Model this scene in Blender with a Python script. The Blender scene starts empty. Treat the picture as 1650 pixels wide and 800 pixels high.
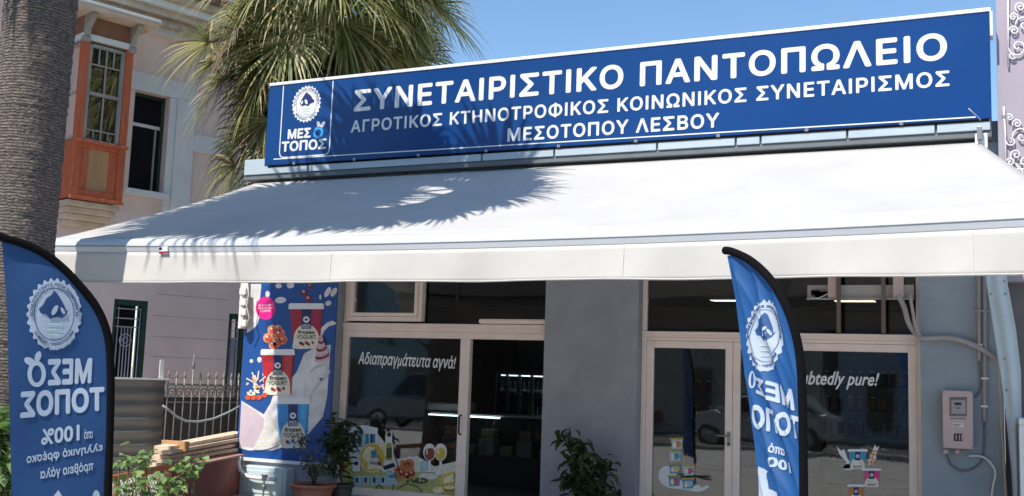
import bpy, bmesh, math, random
import numpy as np
from mathutils import Vector, Matrix
from mathutils.geometry import delaunay_2d_cdt
rnd = random.Random(7)
V = Vector
SC = bpy.context.scene
COL = SC.collection

# ---------------------------------------------------------------- camera, sky, sun, exposure
FPX, CX, CY = 1700.0, 825.0, 400.0            # focal length and centre measured on the 1650 x 800 photograph
RX = V((0.9072414, -0.0200181, -0.4201336))   # rows: world X (along the shop), Y (into the shop), Z (up) in camera axes
RY = V((0.4192420, 0.1235409, 0.8994297))
RZ = V((0.0338988, -0.9921376, 0.1204738))
EYE = V((0, 0, 1.75))
cam = bpy.data.cameras.new('camera')
cam.sensor_width = 36.0
cam.lens = FPX / 1650 * 36
cam.clip_start = 0.05
cam.clip_end = 2000
co = bpy.data.objects.new('camera', cam)
COL.objects.link(co)
m = Matrix.Identity(4)
for i, r in enumerate((RX, RY, RZ)):
    m[i][0], m[i][1], m[i][2], m[i][3] = r.x, -r.y, -r.z, EYE[i]
co.matrix_world = m
SC.camera = co
SUN_T = V((0.30, 1.0, -1.45)).normalized()    # the way the sunlight travels
world = bpy.data.worlds.new('World')
SC.world = world
world.use_nodes = True
nt = world.node_tree
bg = nt.nodes['Background']
sky = nt.nodes.new('ShaderNodeTexSky')
sky.sky_type = 'NISHITA'
sky.sun_disc = False
sky.sun_elevation = math.asin(-SUN_T.z)
sky.sun_rotation = math.atan2(-SUN_T.x, -SUN_T.y) % (2 * math.pi)
sky.air_density = 1.0
sky.dust_density = 0.1
sky.ozone_density = 2.0
tint = nt.nodes.new('ShaderNodeMix')
tint.data_type = 'RGBA'
tint.blend_type = 'MULTIPLY'
tint.inputs['Factor'].default_value = 1.0
tint.inputs['B'].default_value = (0.85, 0.96, 1.0, 1)     # clear cyan-blue summer air
nt.links.new(sky.outputs[0], tint.inputs['A'])
nt.links.new(tint.outputs['Result'], bg.inputs[0])
bg.inputs[1].default_value = 0.090
sl = bpy.data.lights.new('sun', 'SUN')
sl.energy = 2.9
sl.angle = math.radians(0.5)
sl.color = (1.0, 0.93, 0.84)
so = bpy.data.objects.new('sun', sl)
so.rotation_euler = SUN_T.to_track_quat('-Z', 'Y').to_euler()
so.location = (0, -10, 30)
COL.objects.link(so)
SC.view_settings.view_transform = 'Standard'
SC.view_settings.look = 'None'
SC.view_settings.exposure = 1.12
SC.view_settings.gamma = 1.0
SC.view_settings.use_curve_mapping = False

# ---------------------------------------------------------------- measuring helpers (photo pixel -> point on a real plane)
def ray(px, py):
    c = V((px - CX, py - CY, FPX))
    return V((RX.dot(c), RY.dot(c), RZ.dot(c)))
def PY(px, py, y):
    r = ray(px, py); return EYE + r * (y / r.y)
def PX(px, py, x):
    r = ray(px, py); return EYE + r * (x / r.x)
def PZ(px, py, z):
    r = ray(px, py); return EYE + r * ((z - EYE.z) / r.z)
def PD(px, py, d):
    return EYE + ray(px, py) * (d / FPX)
def PP(px, py, p0, n):
    r = ray(px, py); return EYE + r * ((p0 - EYE).dot(n) / r.dot(n))

# ---------------------------------------------------------------- materials
MATS = {}
def srgb(h):
    f = lambda c: c / 12.92 if c <= 0.04045 else ((c + 0.055) / 1.055) ** 2.4
    return tuple(f(int(h[i:i + 2], 16) / 255) for i in (0, 2, 4))
def mat(name, col, rough=0.6, metal=0.0, var=0.12, scale=3.0, bump=0.0, bscale=60.0, spec=0.5, stretch=(1, 1, 1), dirt=0.0, dirtcol=(0.12, 0.10, 0.08), transl=0.0, emit=0.0, coat=0.0, rings=0):
    if name in MATS: return MATS[name]
    M = bpy.data.materials.new(name); M.use_nodes = True
    t = M.node_tree; N = t.nodes; L = t.links
    b = N['Principled BSDF']; out = N['Material Output']
    b.inputs['Roughness'].default_value = rough
    b.inputs['Metallic'].default_value = metal
    b.inputs['Specular IOR Level'].default_value = spec
    b.inputs['Coat Weight'].default_value = coat
    tc = N.new('ShaderNodeTexCoord'); mp = N.new('ShaderNodeMapping')
    mp.inputs['Scale'].default_value = stretch
    L.new(tc.outputs['Object'], mp.inputs[0])
    nz = N.new('ShaderNodeTexNoise'); nz.inputs['Scale'].default_value = scale; nz.inputs['Detail'].default_value = 6; nz.inputs['Roughness'].default_value = 0.65
    L.new(mp.outputs[0], nz.inputs['Vector'])
    rp = N.new('ShaderNodeValToRGB')
    rp.color_ramp.elements[0].position = 0.3; rp.color_ramp.elements[1].position = 0.7
    rp.color_ramp.elements[0].color = (*[c * (1 - var) for c in col], 1)
    rp.color_ramp.elements[1].color = (*[min(1, c * (1 + var)) for c in col], 1)
    L.new(nz.outputs['Fac'], rp.inputs[0])
    last = rp.outputs[0]
    if dirt:
        n2 = N.new('ShaderNodeTexNoise'); n2.inputs['Scale'].default_value = scale * 0.37; n2.inputs['Detail'].default_value = 9; n2.inputs['Roughness'].default_value = 0.75
        L.new(mp.outputs[0], n2.inputs['Vector'])
        r2 = N.new('ShaderNodeValToRGB'); r2.color_ramp.elements[0].position = 0.5; r2.color_ramp.elements[1].position = 0.72
        r2.color_ramp.elements[0].color = (0, 0, 0, 1); r2.color_ramp.elements[1].color = (dirt, dirt, dirt, 1)
        L.new(n2.outputs['Fac'], r2.inputs[0])
        mx = N.new('ShaderNodeMix'); mx.data_type = 'RGBA'
        L.new(r2.outputs[0], mx.inputs['Factor']); L.new(last, mx.inputs['A']); mx.inputs['B'].default_value = (*dirtcol, 1)
        last = mx.outputs['Result']
    wv = None
    if rings:
        wv = N.new('ShaderNodeTexWave'); wv.bands_direction = 'Z'; wv.inputs['Scale'].default_value = rings; wv.inputs['Distortion'].default_value = 6; wv.inputs['Detail'].default_value = 4; wv.inputs['Detail Scale'].default_value = 1.6; wv.inputs['Detail Roughness'].default_value = 0.7
        L.new(tc.outputs['Object'], wv.inputs['Vector'])
        r4 = N.new('ShaderNodeValToRGB'); r4.color_ramp.elements[0].position = 0.0; r4.color_ramp.elements[1].position = 0.45
        r4.color_ramp.elements[0].color = (0.46, 0.42, 0.39, 1); r4.color_ramp.elements[1].color = (1, 1, 1, 1)
        L.new(wv.outputs['Fac'], r4.inputs[0])
        m4 = N.new('ShaderNodeMix'); m4.data_type = 'RGBA'; m4.blend_type = 'MULTIPLY'; m4.inputs['Factor'].default_value = 1.0
        L.new(last, m4.inputs['A']); L.new(r4.outputs[0], m4.inputs['B']); last = m4.outputs['Result']
    L.new(last, b.inputs['Base Color'])
    if bump:
        n3 = N.new('ShaderNodeTexNoise'); n3.inputs['Scale'].default_value = bscale; n3.inputs['Detail'].default_value = 5
        L.new(mp.outputs[0], n3.inputs['Vector'])
        bp = N.new('ShaderNodeBump'); bp.inputs['Strength'].default_value = bump; bp.inputs['Distance'].default_value = 0.02
        L.new(n3.outputs['Fac'], bp.inputs['Height'])
        if wv:
            av = N.new('ShaderNodeMath'); av.operation = 'ADD'; L.new(n3.outputs['Fac'], av.inputs[0]); L.new(wv.outputs['Fac'], av.inputs[1]); L.new(av.outputs[0], bp.inputs['Height'])
        L.new(bp.outputs[0], b.inputs['Normal'])
    if transl:
        tr = N.new('ShaderNodeBsdfTranslucent'); L.new(last, tr.inputs[0])
        ms = N.new('ShaderNodeMixShader'); ms.inputs[0].default_value = transl
        L.new(b.outputs[0], ms.inputs[1]); L.new(tr.outputs[0], ms.inputs[2]); L.new(ms.outputs[0], out.inputs[0])
    if emit:
        b.inputs['Emission Color'].default_value = (*col, 1); b.inputs['Emission Strength'].default_value = emit
    MATS[name] = M
    return M
def glass(name, tint=(0.55, 0.6, 0.6), refl=0.09, rough=0.02):
    if name in MATS: return MATS[name]
    M = bpy.data.materials.new(name); M.use_nodes = True
    t = M.node_tree; N = t.nodes; L = t.links
    N.remove(N['Principled BSDF'])
    tr = N.new('ShaderNodeBsdfTransparent'); tr.inputs[0].default_value = (*tint, 1)
    gl = N.new('ShaderNodeBsdfGlossy'); gl.inputs['Roughness'].default_value = rough
    fr = N.new('ShaderNodeFresnel'); fr.inputs['IOR'].default_value = 1.52
    ad = N.new('ShaderNodeMath'); ad.operation = 'ADD'; ad.inputs[1].default_value = refl
    nz = N.new('ShaderNodeTexNoise'); nz.inputs['Scale'].default_value = 1.3
    tc = N.new('ShaderNodeTexCoord'); L.new(tc.outputs['Object'], nz.inputs['Vector'])
    bp = N.new('ShaderNodeBump'); bp.inputs['Strength'].default_value = 0.05; bp.inputs['Distance'].default_value = 0.05
    L.new(nz.outputs['Fac'], bp.inputs['Height']); L.new(bp.outputs[0], gl.inputs['Normal'])
    ms = N.new('ShaderNodeMixShader')
    L.new(fr.outputs[0], ad.inputs[0]); L.new(ad.outputs[0], ms.inputs[0]); L.new(tr.outputs[0], ms.inputs[1]); L.new(gl.outputs[0], ms.inputs[2])
    L.new(ms.outputs[0], N['Material Output'].inputs[0])
    MATS[name] = M
    return M

# ---------------------------------------------------------------- mesh builder
class MB:
    def __init__(s, frame=None):
        s.v = []; s.f = []; s.mi = []; s.sm = []; s.mats = []; s.frame = frame
    def _m(s, m):
        if m not in s.mats: s.mats.append(m)
        return s.mats.index(m)
    def add(s, vs, fs, m, smooth=False):
        o = len(s.v); T = s.frame
        s.v += [T(V(p)) if T else V(p) for p in vs]
        k = s._m(m)
        for f in fs:
            s.f.append([i + o for i in f]); s.mi.append(k); s.sm.append(smooth)
        return s
    def box(s, a, b, m):
        x0, y0, z0 = [min(p, q) for p, q in zip(a, b)]; x1, y1, z1 = [max(p, q) for p, q in zip(a, b)]
        return s.add([(x0, y0, z0), (x1, y0, z0), (x1, y1, z0), (x0, y1, z0), (x0, y0, z1), (x1, y0, z1), (x1, y1, z1), (x0, y1, z1)],
              [(0, 3, 2, 1), (4, 5, 6, 7), (0, 1, 5, 4), (1, 2, 6, 5), (2, 3, 7, 6), (3, 0, 4, 7)], m)
    def hexa(s, p8, m):
        return s.add(p8, [(0, 3, 2, 1), (4, 5, 6, 7), (0, 1, 5, 4), (1, 2, 6, 5), (2, 3, 7, 6), (3, 0, 4, 7)], m)
    def prism(s, pts, vec, m):
        n = len(pts); vec = V(vec)
        vs = [V(p) for p in pts] + [V(p) + vec for p in pts]
        fs = [tuple(range(n))[::-1], tuple(range(n, 2 * n))] + [(i, (i + 1) % n, n + (i + 1) % n, n + i) for i in range(n)]
        return s.add(vs, fs, m)
    def beam(s, a, b, w, h, m, up=(0, 0, 1)):
        a = V(a); b = V(b); d = (b - a).normalized(); u = V(up)
        r = d.cross(u).normalized() * (w / 2); u = r.cross(d).normalized() * (h / 2)
        return s.hexa([a - r - u, a + r - u, b + r - u, b - r - u, a - r + u, a + r + u, b + r + u, b - r + u], m)
    def tube(s, path, rad, m, n=8, caps=True, flat=None):
        path = [V(p) for p in path]; L = len(path)
        rs = rad if isinstance(rad, (list, tuple)) else [rad] * L
        vs = []; up = V((0.13, 0.21, 0.97)).normalized()
        for i, p in enumerate(path):
            d = (path[min(i + 1, L - 1)] - path[max(i - 1, 0)]).normalized()
            r = d.cross(up)
            if r.length < 1e-3: r = d.cross(V((1, 0, 0)))
            r.normalize(); u = r.cross(d).normalized(); up = u
            for k in range(n):
                a = 2 * math.pi * k / n
                vs.append(p + (r * math.cos(a) + u * math.sin(a)) * rs[i])
        fs = [(i * n + k, i * n + (k + 1) % n, (i + 1) * n + (k + 1) % n, (i + 1) * n + k) for i in range(L - 1) for k in range(n)]
        if caps: fs += [tuple(range(n))[::-1], tuple(range((L - 1) * n, L * n))]
        return s.add(vs, fs, m, True)
    def lathe(s, prof, c, m, n=24):
        c = V(c); vs = []
        for r, z in prof:
            for k in range(n):
                a = 2 * math.pi * k / n
                vs.append(c + V((r * math.cos(a), r * math.sin(a), z)))
        L = len(prof)
        fs = [(i * n + k, i * n + (k + 1) % n, (i + 1) * n + (k + 1) % n, (i + 1) * n + k) for i in range(L - 1) for k in range(n)]
        fs += [tuple(range(n))[::-1], tuple(range((L - 1) * n, L * n))]
        return s.add(vs, fs, m, True)
    def grid(s, fn, nu, nv, m, smooth=True):
        vs = [fn(i / nu, j / nv) for j in range(nv + 1) for i in range(nu + 1)]
        w = nu + 1
        fs = [(j * w + i, j * w + i + 1, (j + 1) * w + i + 1, (j + 1) * w + i) for j in range(nv) for i in range(nu)]
        return s.add(vs, fs, m, smooth)
    def build(s, name, parent=None, bevel=0.0, solid=0.0, org=None):
        if org is None:
            org = V((0, 0, 0))
            if parent is None and s.v:
                xs = [p.x for p in s.v]; ys = [p.y for p in s.v]; zs = [p.z for p in s.v]
                org = V(((min(xs) + max(xs)) / 2, (min(ys) + max(ys)) / 2, min(zs)))
            elif parent is not None:
                org = WLOC.get(parent.name, V((0, 0, 0)))
        me = bpy.data.meshes.new(name)
        me.from_pydata([p - org for p in s.v], [], s.f)
        for m_ in s.mats: me.materials.append(m_)
        me.polygons.foreach_set('material_index', s.mi)
        me.polygons.foreach_set('use_smooth', s.sm)
        me.update()
        o = bpy.data.objects.new(name, me); COL.objects.link(o)
        WLOC[o.name] = org
        if parent is not None:
            o.parent = parent; o.location = org - WLOC.get(parent.name, V((0, 0, 0)))
        else: o.location = org
        if solid:
            md = o.modifiers.new('thick', 'SOLIDIFY'); md.thickness = solid; md.offset = 0
        if bevel:
            md = o.modifiers.new('bevel', 'BEVEL'); md.width = bevel; md.segments = 2; md.limit_method = 'ANGLE'; md.angle_limit = math.radians(40)
        return o
WLOC = {}
def tag(o, label=None, cat=None, group=None, kind=None):
    if label: o['label'] = label
    if cat: o['category'] = cat
    if group: o['group'] = group
    if kind: o['kind'] = kind
    return o
def thing(name, loc, label, cat, group=None):
    o = bpy.data.objects.new(name, None); COL.objects.link(o); o.location = loc; o.empty_display_size = 0.2
    WLOC[o.name] = V(loc)
    return tag(o, label, cat, group)
def copy_thing(o, loc, label=None):
    def cp(a, par):
        c = a.copy(); COL.objects.link(c)
        if par: c.parent = par
        for ch in [k for k in bpy.data.objects if k.parent == a]: cp(ch, c)
        return c
    r = cp(o, None); r.location = loc
    if label: r['label'] = label
    return r

# ---------------------------------------------------------------- flat artwork: shapes and lettering drawn on a surface
TXT = {}
def text2d(body, bold=0.02, shear=0.0, space=1.0, res=3):
    k = (body, bold, shear, space)
    if k in TXT: return TXT[k]
    cu = bpy.data.curves.new('lettering', 'FONT')
    cu.body = body; cu.shear = shear; cu.space_character = space * (1 + 0.8 * bold); cu.resolution_u = res; cu.fill_mode = 'NONE'
    o = bpy.data.objects.new('lettering', cu); COL.objects.link(o)
    dg = bpy.context.evaluated_depsgraph_get(); dg.update()
    me = bpy.data.meshes.new_from_object(o.evaluated_get(dg))
    pts = [V((v.co.x, v.co.y)) for v in me.vertices]; ed = [tuple(e.vertices) for e in me.edges]
    bpy.data.objects.remove(o); bpy.data.curves.remove(cu); bpy.data.meshes.remove(me)
    # outline runs in vertex order; the closing edge of a loop runs from its last vertex back to its first
    de = np.array([(a, c) if c == a + 1 else ((c, a) if a == c + 1 else (max(a, c), min(a, c))) for a, c in ed])
    cv, ce, cf, _, _, _ = delaunay_2d_cdt(pts, ed, [], 0, 1e-6)
    P0 = np.array([(p.x, p.y) for p in pts]); A0 = P0[de[:, 0]]; A1 = P0[de[:, 1]]
    f0 = []
    for f in cf:
        gx = sum(cv[i].x for i in f) / len(f); gy = sum(cv[i].y for i in f) / len(f)
        up = (A0[:, 1] <= gy) & (A1[:, 1] > gy); dn = (A0[:, 1] > gy) & (A1[:, 1] <= gy)
        side = (A1[:, 0] - A0[:, 0]) * (gy - A0[:, 1]) - (gx - A0[:, 0]) * (A1[:, 1] - A0[:, 1])
        if int((up & (side > 0)).sum()) - int((dn & (side < 0)).sum()): f0.append(tuple(f))
    v0 = [(p.x, p.y) for p in cv]
    vs = []; fs = []; lv = []
    sh = [(0, 0)] + ([(bold * math.cos(q * math.pi / 4), bold * math.sin(q * math.pi / 4)) for q in range(8)] if bold else [])
    for n_, (dx, dy) in enumerate(sh):           # heavier strokes: the letters laid several times, each a hair higher
        o_ = len(vs); vs += [(x + dx, y + dy) for x, y in v0]; fs += [tuple(i + o_ for i in f) for f in f0]; lv += [n_] * len(v0)
    x0 = min(v[0] for v in vs); x1 = max(v[0] for v in vs); y0 = min(v[1] for v in vs); y1 = max(v[1] for v in vs)
    vs = [((x - x0) / (x1 - x0), (y - y0) / (y1 - y0)) for x, y in vs]
    TXT[k] = (vs, fs, lv)
    return TXT[k]
class Art:
    """collects flat shapes in a 2-D plane and lays them on surf(x, y, lift)"""
    def __init__(s, surf, step=0.0015, cut=None, base=1):
        s.surf = surf; s.step = step; s.cut = cut; s.lay = base
    def put(s, mb, vs, fs, m, lay=None, lv=None):
        if lv:
            nl = max(lv) + 1
            base = s.lay if lay is None else lay
            for q in range(nl):
                ids = [i for i in range(len(vs)) if lv[i] == q]; o_ = ids[0]; e_ = ids[-1]
                s.put(mb, vs[o_:e_ + 1], [tuple(i - o_ for i in f) for f in fs if o_ <= f[0] <= e_], m, base + q * 0.11)
            return
        if s.cut:
            bm = bmesh.new()
            bv = [bm.verts.new((x, y, 0)) for x, y in vs]
            for f in fs:
                try: bm.faces.new([bv[i] for i in f])
                except ValueError: pass
            bmesh.ops.triangulate(bm, faces=bm.faces[:])
            for ax, st in ((0, s.cut[0]), (1, s.cut[1])):
                cs = [v[ax] for v in vs]; k = math.ceil(min(cs) / st)
                while k * st < max(cs):
                    n = (1, 0, 0) if ax == 0 else (0, 1, 0)
                    bmesh.ops.bisect_plane(bm, geom=bm.verts[:] + bm.edges[:] + bm.faces[:], plane_co=(k * st * n[0], k * st * n[1], 0), plane_no=n)
                    k += 1
            bm.verts.index_update()
            vs = [(v.co.x, v.co.y) for v in bm.verts]; fs = [tuple(v.index for v in f.verts) for f in bm.faces]
            bm.free()
        if lay is None: lay = s.lay
        mb.add([s.surf(x, y, lay * s.step) for x, y in vs], fs, m)
    def poly(s, mb, pts, m, lay=None): s.put(mb, pts, [tuple(range(len(pts)))], m, lay)
    def ell(s, mb, x, y, rx, ry, m, lay=None, rot=0, n=28, scal=0, a0=0, a1=None):
        a1 = 2 * math.pi if a1 is None else a1; full = abs(a1 - a0 - 2 * math.pi) < 1e-6
        N_ = n if not scal else scal * 6
        pts = []
        for k in range(N_ if full else N_ + 1):
            a = a0 + (a1 - a0) * k / N_; r = 1 + (0.05 * math.cos(a * scal) if scal else 0)
            u = rx * r * math.cos(a); w = ry * r * math.sin(a)
            pts.append((x + u * math.cos(rot) - w * math.sin(rot), y + u * math.sin(rot) + w * math.cos(rot)))
        s.poly(mb, pts, m, lay)
    def ring(s, mb, x, y, rx, ry, t, m, lay=None, n=40):
        vs = []; fs = []
        for k in range(n):
            a = 2 * math.pi * k / n
            vs += [(x + rx * math.cos(a), y + ry * math.sin(a)), (x + (rx - t) * math.cos(a), y + (ry - t) * math.sin(a))]
        for k in range(n):
            j = (k + 1) % n; fs.append((2 * k, 2 * j, 2 * j + 1, 2 * k + 1))
        s.put(mb, vs, fs, m, lay)
    def line(s, mb, pts, t, m, lay=None):
        vs = []; fs = []; L = len(pts)
        for i, (x, y) in enumerate(pts):
            ax, ay = pts[max(i - 1, 0)]; bx, by = pts[min(i + 1, L - 1)]
            d = math.hypot(bx - ax, by - ay) or 1; nx, ny = -(by - ay) / d * t / 2, (bx - ax) / d * t / 2
            vs += [(x + nx, y + ny), (x - nx, y - ny)]
        fs = [(2 * i, 2 * i + 1, 2 * i + 3, 2 * i + 2) for i in range(L - 1)]
        s.put(mb, vs, fs, m, lay)
    def text(s, mb, body, q, m, lay=None, **k):
        """q = bottom-left, bottom-right, top-left, top-right of the ink"""
        vs, fs, lv = text2d(body, **k); bl, br, tl, tr = q
        out = []
        for u, w in vs:
            x = (bl[0] * (1 - u) + br[0] * u) * (1 - w) + (tl[0] * (1 - u) + tr[0] * u) * w
            y = (bl[1] * (1 - u) + br[1] * u) * (1 - w) + (tl[1] * (1 - u) + tr[1] * u) * w
            out.append((x, y))
        s.put(mb, out, fs, m, lay, lv)
    def arc(s, mb, body, x, y, rx, ry, a0, a1, h, m, lay=None, flip=1, **k):
        """lettering along an ellipse from angle a0 to a1; flip = -1 mirrors it; h > 0 grows outwards"""
        vs, fs, lv = text2d(body, **k); out = []
        for u, w in vs:
            a = a0 + (a1 - a0) * u; g = (w - 0.5) * h
            out.append((x + flip * (rx + g) * math.cos(a), y + (ry + g) * math.sin(a)))
        s.put(mb, out, fs, m, lay, lv)

# ---------------------------------------------------------------- colours of the place
WALL = mat('grey_render', (0.275, 0.29, 0.33), 0.85, var=0.14, scale=2.2, bump=0.3, bscale=70, dirt=0.55, dirtcol=(0.22, 0.22, 0.23))
WALLB = mat('blue_grey_render', (0.28, 0.33, 0.37), 0.85, var=0.10, scale=2.0, bump=0.25, bscale=90, dirt=0.3, dirtcol=(0.13, 0.14, 0.16))
PALEB = mat('pale_blue_paint', (0.50, 0.60, 0.64), 0.6, var=0.08, scale=2.5, dirt=0.3, dirtcol=(0.36, 0.40, 0.42))
ALU = mat('cream_painted_aluminium', (0.84, 0.70, 0.635), 0.42, var=0.06, scale=4, dirt=0.25, dirtcol=(0.58, 0.48, 0.42))
DARK = mat('dark_interior', (0.03, 0.03, 0.033), 0.8)
FASC = mat('pale_fascia_panel', (0.42, 0.50, 0.55), 0.5, var=0.08, scale=2, dirt=0.35, dirtcol=(0.28, 0.31, 0.33))
FASD = mat('grey_fascia_trim', (0.13, 0.15, 0.16), 0.6, dirt=0.3)
BLUE = mat('sign_blue', (0.005, 0.046, 0.185), 0.25, var=0.10, scale=0.8, spec=0.35, bump=0.12, bscale=1.6)
WHITE = mat('white_print', (0.72, 0.74, 0.76), 0.35, var=0.03)
WTRIM = mat('white_trim', (0.75, 0.77, 0.78), 0.4, var=0.06, dirt=0.2, dirtcol=(0.5, 0.5, 0.48))
CYAN = mat('cyan_print', (0.05, 0.35, 0.80), 0.3)
CANVAS = mat('white_awning_canvas', (0.65, 0.645, 0.63), 0.8, var=0.05, scale=1.1, bump=0.08, bscale=300, transl=0.33, dirt=0.25, dirtcol=(0.50, 0.48, 0.44))
VALANCE = mat('white_valance_canvas', (0.69, 0.67, 0.63), 0.8, var=0.05, scale=2.0, transl=0.25, dirt=0.25, dirtcol=(0.54, 0.50, 0.43))
BAR = mat('white_powder_coat', (0.55, 0.58, 0.61), 0.3, var=0.03)
BLACK = mat('black_fabric', (0.005, 0.005, 0.006), 0.9, bump=0.2, bscale=200, spec=0.08)
STEEL = mat('grey_steel', (0.32, 0.33, 0.34), 0.4, metal=0.7, dirt=0.3)
PLAST = mat('grey_plastic_pipe', (0.36, 0.33, 0.32), 0.5, dirt=0.25)
PLASTD = mat('dark_grey_conduit', (0.13, 0.14, 0.15), 0.5)
GLASS = glass('shop_glass', (0.82, 0.86, 0.86), 0.055)
GLASSD = glass('old_window_glass', (0.35, 0.40, 0.38), 0.10, 0.05)

# ================================================================ SETTING
b = MB(); b.add([(-400, -400, 0), (400, -400, 0), (400, 400, 0), (-400, 400, 0)], [(0, 1, 2, 3)], mat('dusty_ground', (0.45, 0.41, 0.36), 0.9, var=0.25, scale=0.5, bump=0.3, bscale=6, dirt=0.5))
tag(b.build('ground'), kind='structure')
PAVE = mat('concrete_pavement', (0.42, 0.40, 0.37), 0.85, var=0.15, scale=1.5, bump=0.3, bscale=30, dirt=0.4)
b = MB(); b.box((-60, -3.2, -0.3), (40, 12.0, 0.012), PAVE)
tag(b.build('pavement'), kind='structure')
b = MB(); b.add([(-200, -11, 0.006), (200, -11, 0.006), (200, -3.5, 0.006), (-200, -3.5, 0.006)], [(0, 1, 2, 3)], mat('asphalt_road', (0.05, 0.05, 0.052), 0.9, var=0.2, scale=4, bump=0.4, bscale=120, dirt=0.3))
for k in range(-10, 11):
    b.add([(k * 6, -7.3, 0.011), (k * 6 + 3, -7.3, 0.011), (k * 6 + 3, -7.16, 0.011), (k * 6, -7.16, 0.011)], [(0, 1, 2, 3)], mat('road_paint', (0.7, 0.7, 0.68), 0.7, dirt=0.4))
tag(b.build('road'), kind='structure')
b = MB(); b.box((-60, -3.5, -0.2), (40, -3.2, 0.12), mat('kerb_stone', (0.32, 0.31, 0.30), 0.85, dirt=0.4))
tag(b.build('kerb', bevel=0.015), kind='structure')

# ================================================================ SHOP BUILDING
YS = 11.86                      # front of the sign
YF = 12.11                      # front face of the pillars
YG = 12.30                      # storefront frames, set back in the openings
shop = thing('shop_building', (-4.9, 15, 0), 'single-storey grey shop with two glazed storefronts under the white awning', 'shop')
b = MB()
b.box((-9.82, YF, 0), (-8.255, YG + 0.25, 4.40), WALL)                # column under the poster
b.box((-5.17, YF, 0), (-3.955, YG + 0.25, 3.45), WALL)                # middle pillar
b.box((-8.255, YF, 3.15), (-5.17, YG + 0.25, 4.40), WALL)             # heads over the openings
b.box((-5.17, YF, 3.45), (-3.955, YG + 0.25, 4.40), WALL)
b.box((-3.955, YF, 3.15), (-0.80, YG + 0.25, 4.40), WALL)
b.box((-0.80, YF, 0), (0.0, YG + 0.25, 4.40), WALLB)                  # right pillar, bluer paint
b.box((-9.82, YG + 0.25, 0), (-9.62, 21.2, 4.40), WALL)
b.box((-0.2, YG + 0.25, 0), (0.0, 21.2, 4.40), WALL)
b.box((-9.62, 21.0, 0), (-0.2, 21.2, 4.40), WALL)
b.build('wall', shop)
b = MB(); b.box((-9.62, YG + 0.25, 3.20), (-0.2, 21.0, 3.3), mat('shop_ceiling', (0.16, 0.15, 0.15), 0.9)); b.build('ceiling', shop)
b = MB(); b.box((-9.62, YG + 0.25, 0.0), (-0.2, 21.0, 0.10), mat('shop_floor_tile', (0.11, 0.105, 0.10), 0.4)); b.build('floor', shop)
b = MB(); b.box((-8.255, YF + 0.02, 0.0), (-5.17, YG + 0.25, 0.10), PAVE); b.box((-3.955, YF + 0.02, 0.0), (-0.80, YG + 0.25, 0.10), PAVE); b.build('door_step', shop, bevel=0.01)
b = MB(); b.box((-9.82, YF - 0.02, 4.401), (0.0, 21.2, 4.62), FASD); b.build('roof', shop)
# pale fascia panels under the sign and the dark trim below them
b = MB(); b.box((-9.84, YS + 0.03, 4.405), (-0.06, YF - 0.021, 4.475), FASD); b.build('fascia_trim', shop, bevel=0.008)
b = MB()
js = [-9.84] + [PY(px, py, YS).x for px, py in ((495, 275), (775, 262), (892, 255), (1058, 246), (1185, 240), (1225, 236), (1365, 225), (1508, 215))] + [-0.06]
for x0, x1 in zip(js, js[1:]): b.box((x0 + 0.012, YS + 0.01, 4.478), (x1 - 0.012, YS + 0.04, 4.70), FASC)
b.box((-9.84, YS + 0.041, 4.478), (-0.06, YF - 0.021, 4.70), FASD)
b.build('fascia', shop, bevel=0.006)

def frame_rect(b, x0, x1, z0, z1, t, y0, y1, m, sides='lrtb'):
    if 'l' in sides: b.box((x0, y0, z0), (x0 + t, y1, z1), m)
    if 'r' in sides: b.box((x1 - t, y0, z0), (x1, y1, z1), m)
    a = x0 + (t if 'l' in sides else 0); c = x1 - (t if 'r' in sides else 0)
    if 't' in sides: b.box((a, y0, z1 - t), (c, y1, z1), m)
    if 'b' in sides: b.box((a, y0, z0), (c, y1, z0 + t), m)
XA0, XA1 = -8.25, -5.172
XM = PY(752, 600, YG).x        # meeting stile between the fixed pane and the open door
XB0, XB1 = -3.953, -0.80
# ---- left storefront
sfl = MB()
sfl.box((XA0, YG - 0.05, 2.295), (XA1, YG + 0.05, 2.405), ALU)                       # transom
sfl.box((XA0 + 0.002, YG - 0.075, 2.352), (XA1 - 0.002, YG - 0.051, 2.402), ALU)     # lip on the transom
sfl.box((XA0, YG - 0.045, 2.21), (XA1, YG + 0.045, 2.294), ALU)
sfl.box((XA0, YG - 0.045, 0.10), (XA0 + 0.085, YG + 0.045, 2.209), ALU)
sfl.box((XM - 0.085, YG - 0.045, 0.10), (XM + 0.055, YG + 0.045, 2.209), ALU)
sfl.box((XA0 + 0.086, YG - 0.045, 0.10), (XM - 0.086, YG + 0.045, 0.20), ALU)
sfl.box((XA0, YG - 0.045, 2.406), (XA0 + 0.05, YG + 0.045, 3.149), ALU)
left_front = sfl.build('storefront_frame', shop, bevel=0.006)
b = MB(); b.box((XA0 + 0.086, YG - 0.004, 0.201), (XM - 0.086, YG + 0.004, 2.209), GLASS); b.build('pane', left_front)
b = MB(); b.box((PY(690, 490, YG).x, YG + 0.012, 2.406), (XA1, YG + 0.02, 3.149), glass('dark_transom_glass', (0.30, 0.31, 0.33), 0.02)); b.build('pane', left_front)
# opening sash in the transom, left half
xs = PY(681, 480, YG - 0.06).x
sash = MB(); frame_rect(sash, XA0 + 0.052, xs, 2.43, 3.148, 0.06, YG - 0.07, YG + 0.03, ALU); frame_rect(sash, XA0 + 0.115, xs - 0.063, 2.493, 3.09, 0.05, YG - 0.085, YG + 0.01, ALU)
sash = sash.build('transom_window', shop, bevel=0.006)
b = MB(); b.box((XA0 + 0.166, YG - 0.03, 2.544), (xs - 0.114, YG - 0.024, 3.04), GLASS); b.build('pane', sash)
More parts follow.
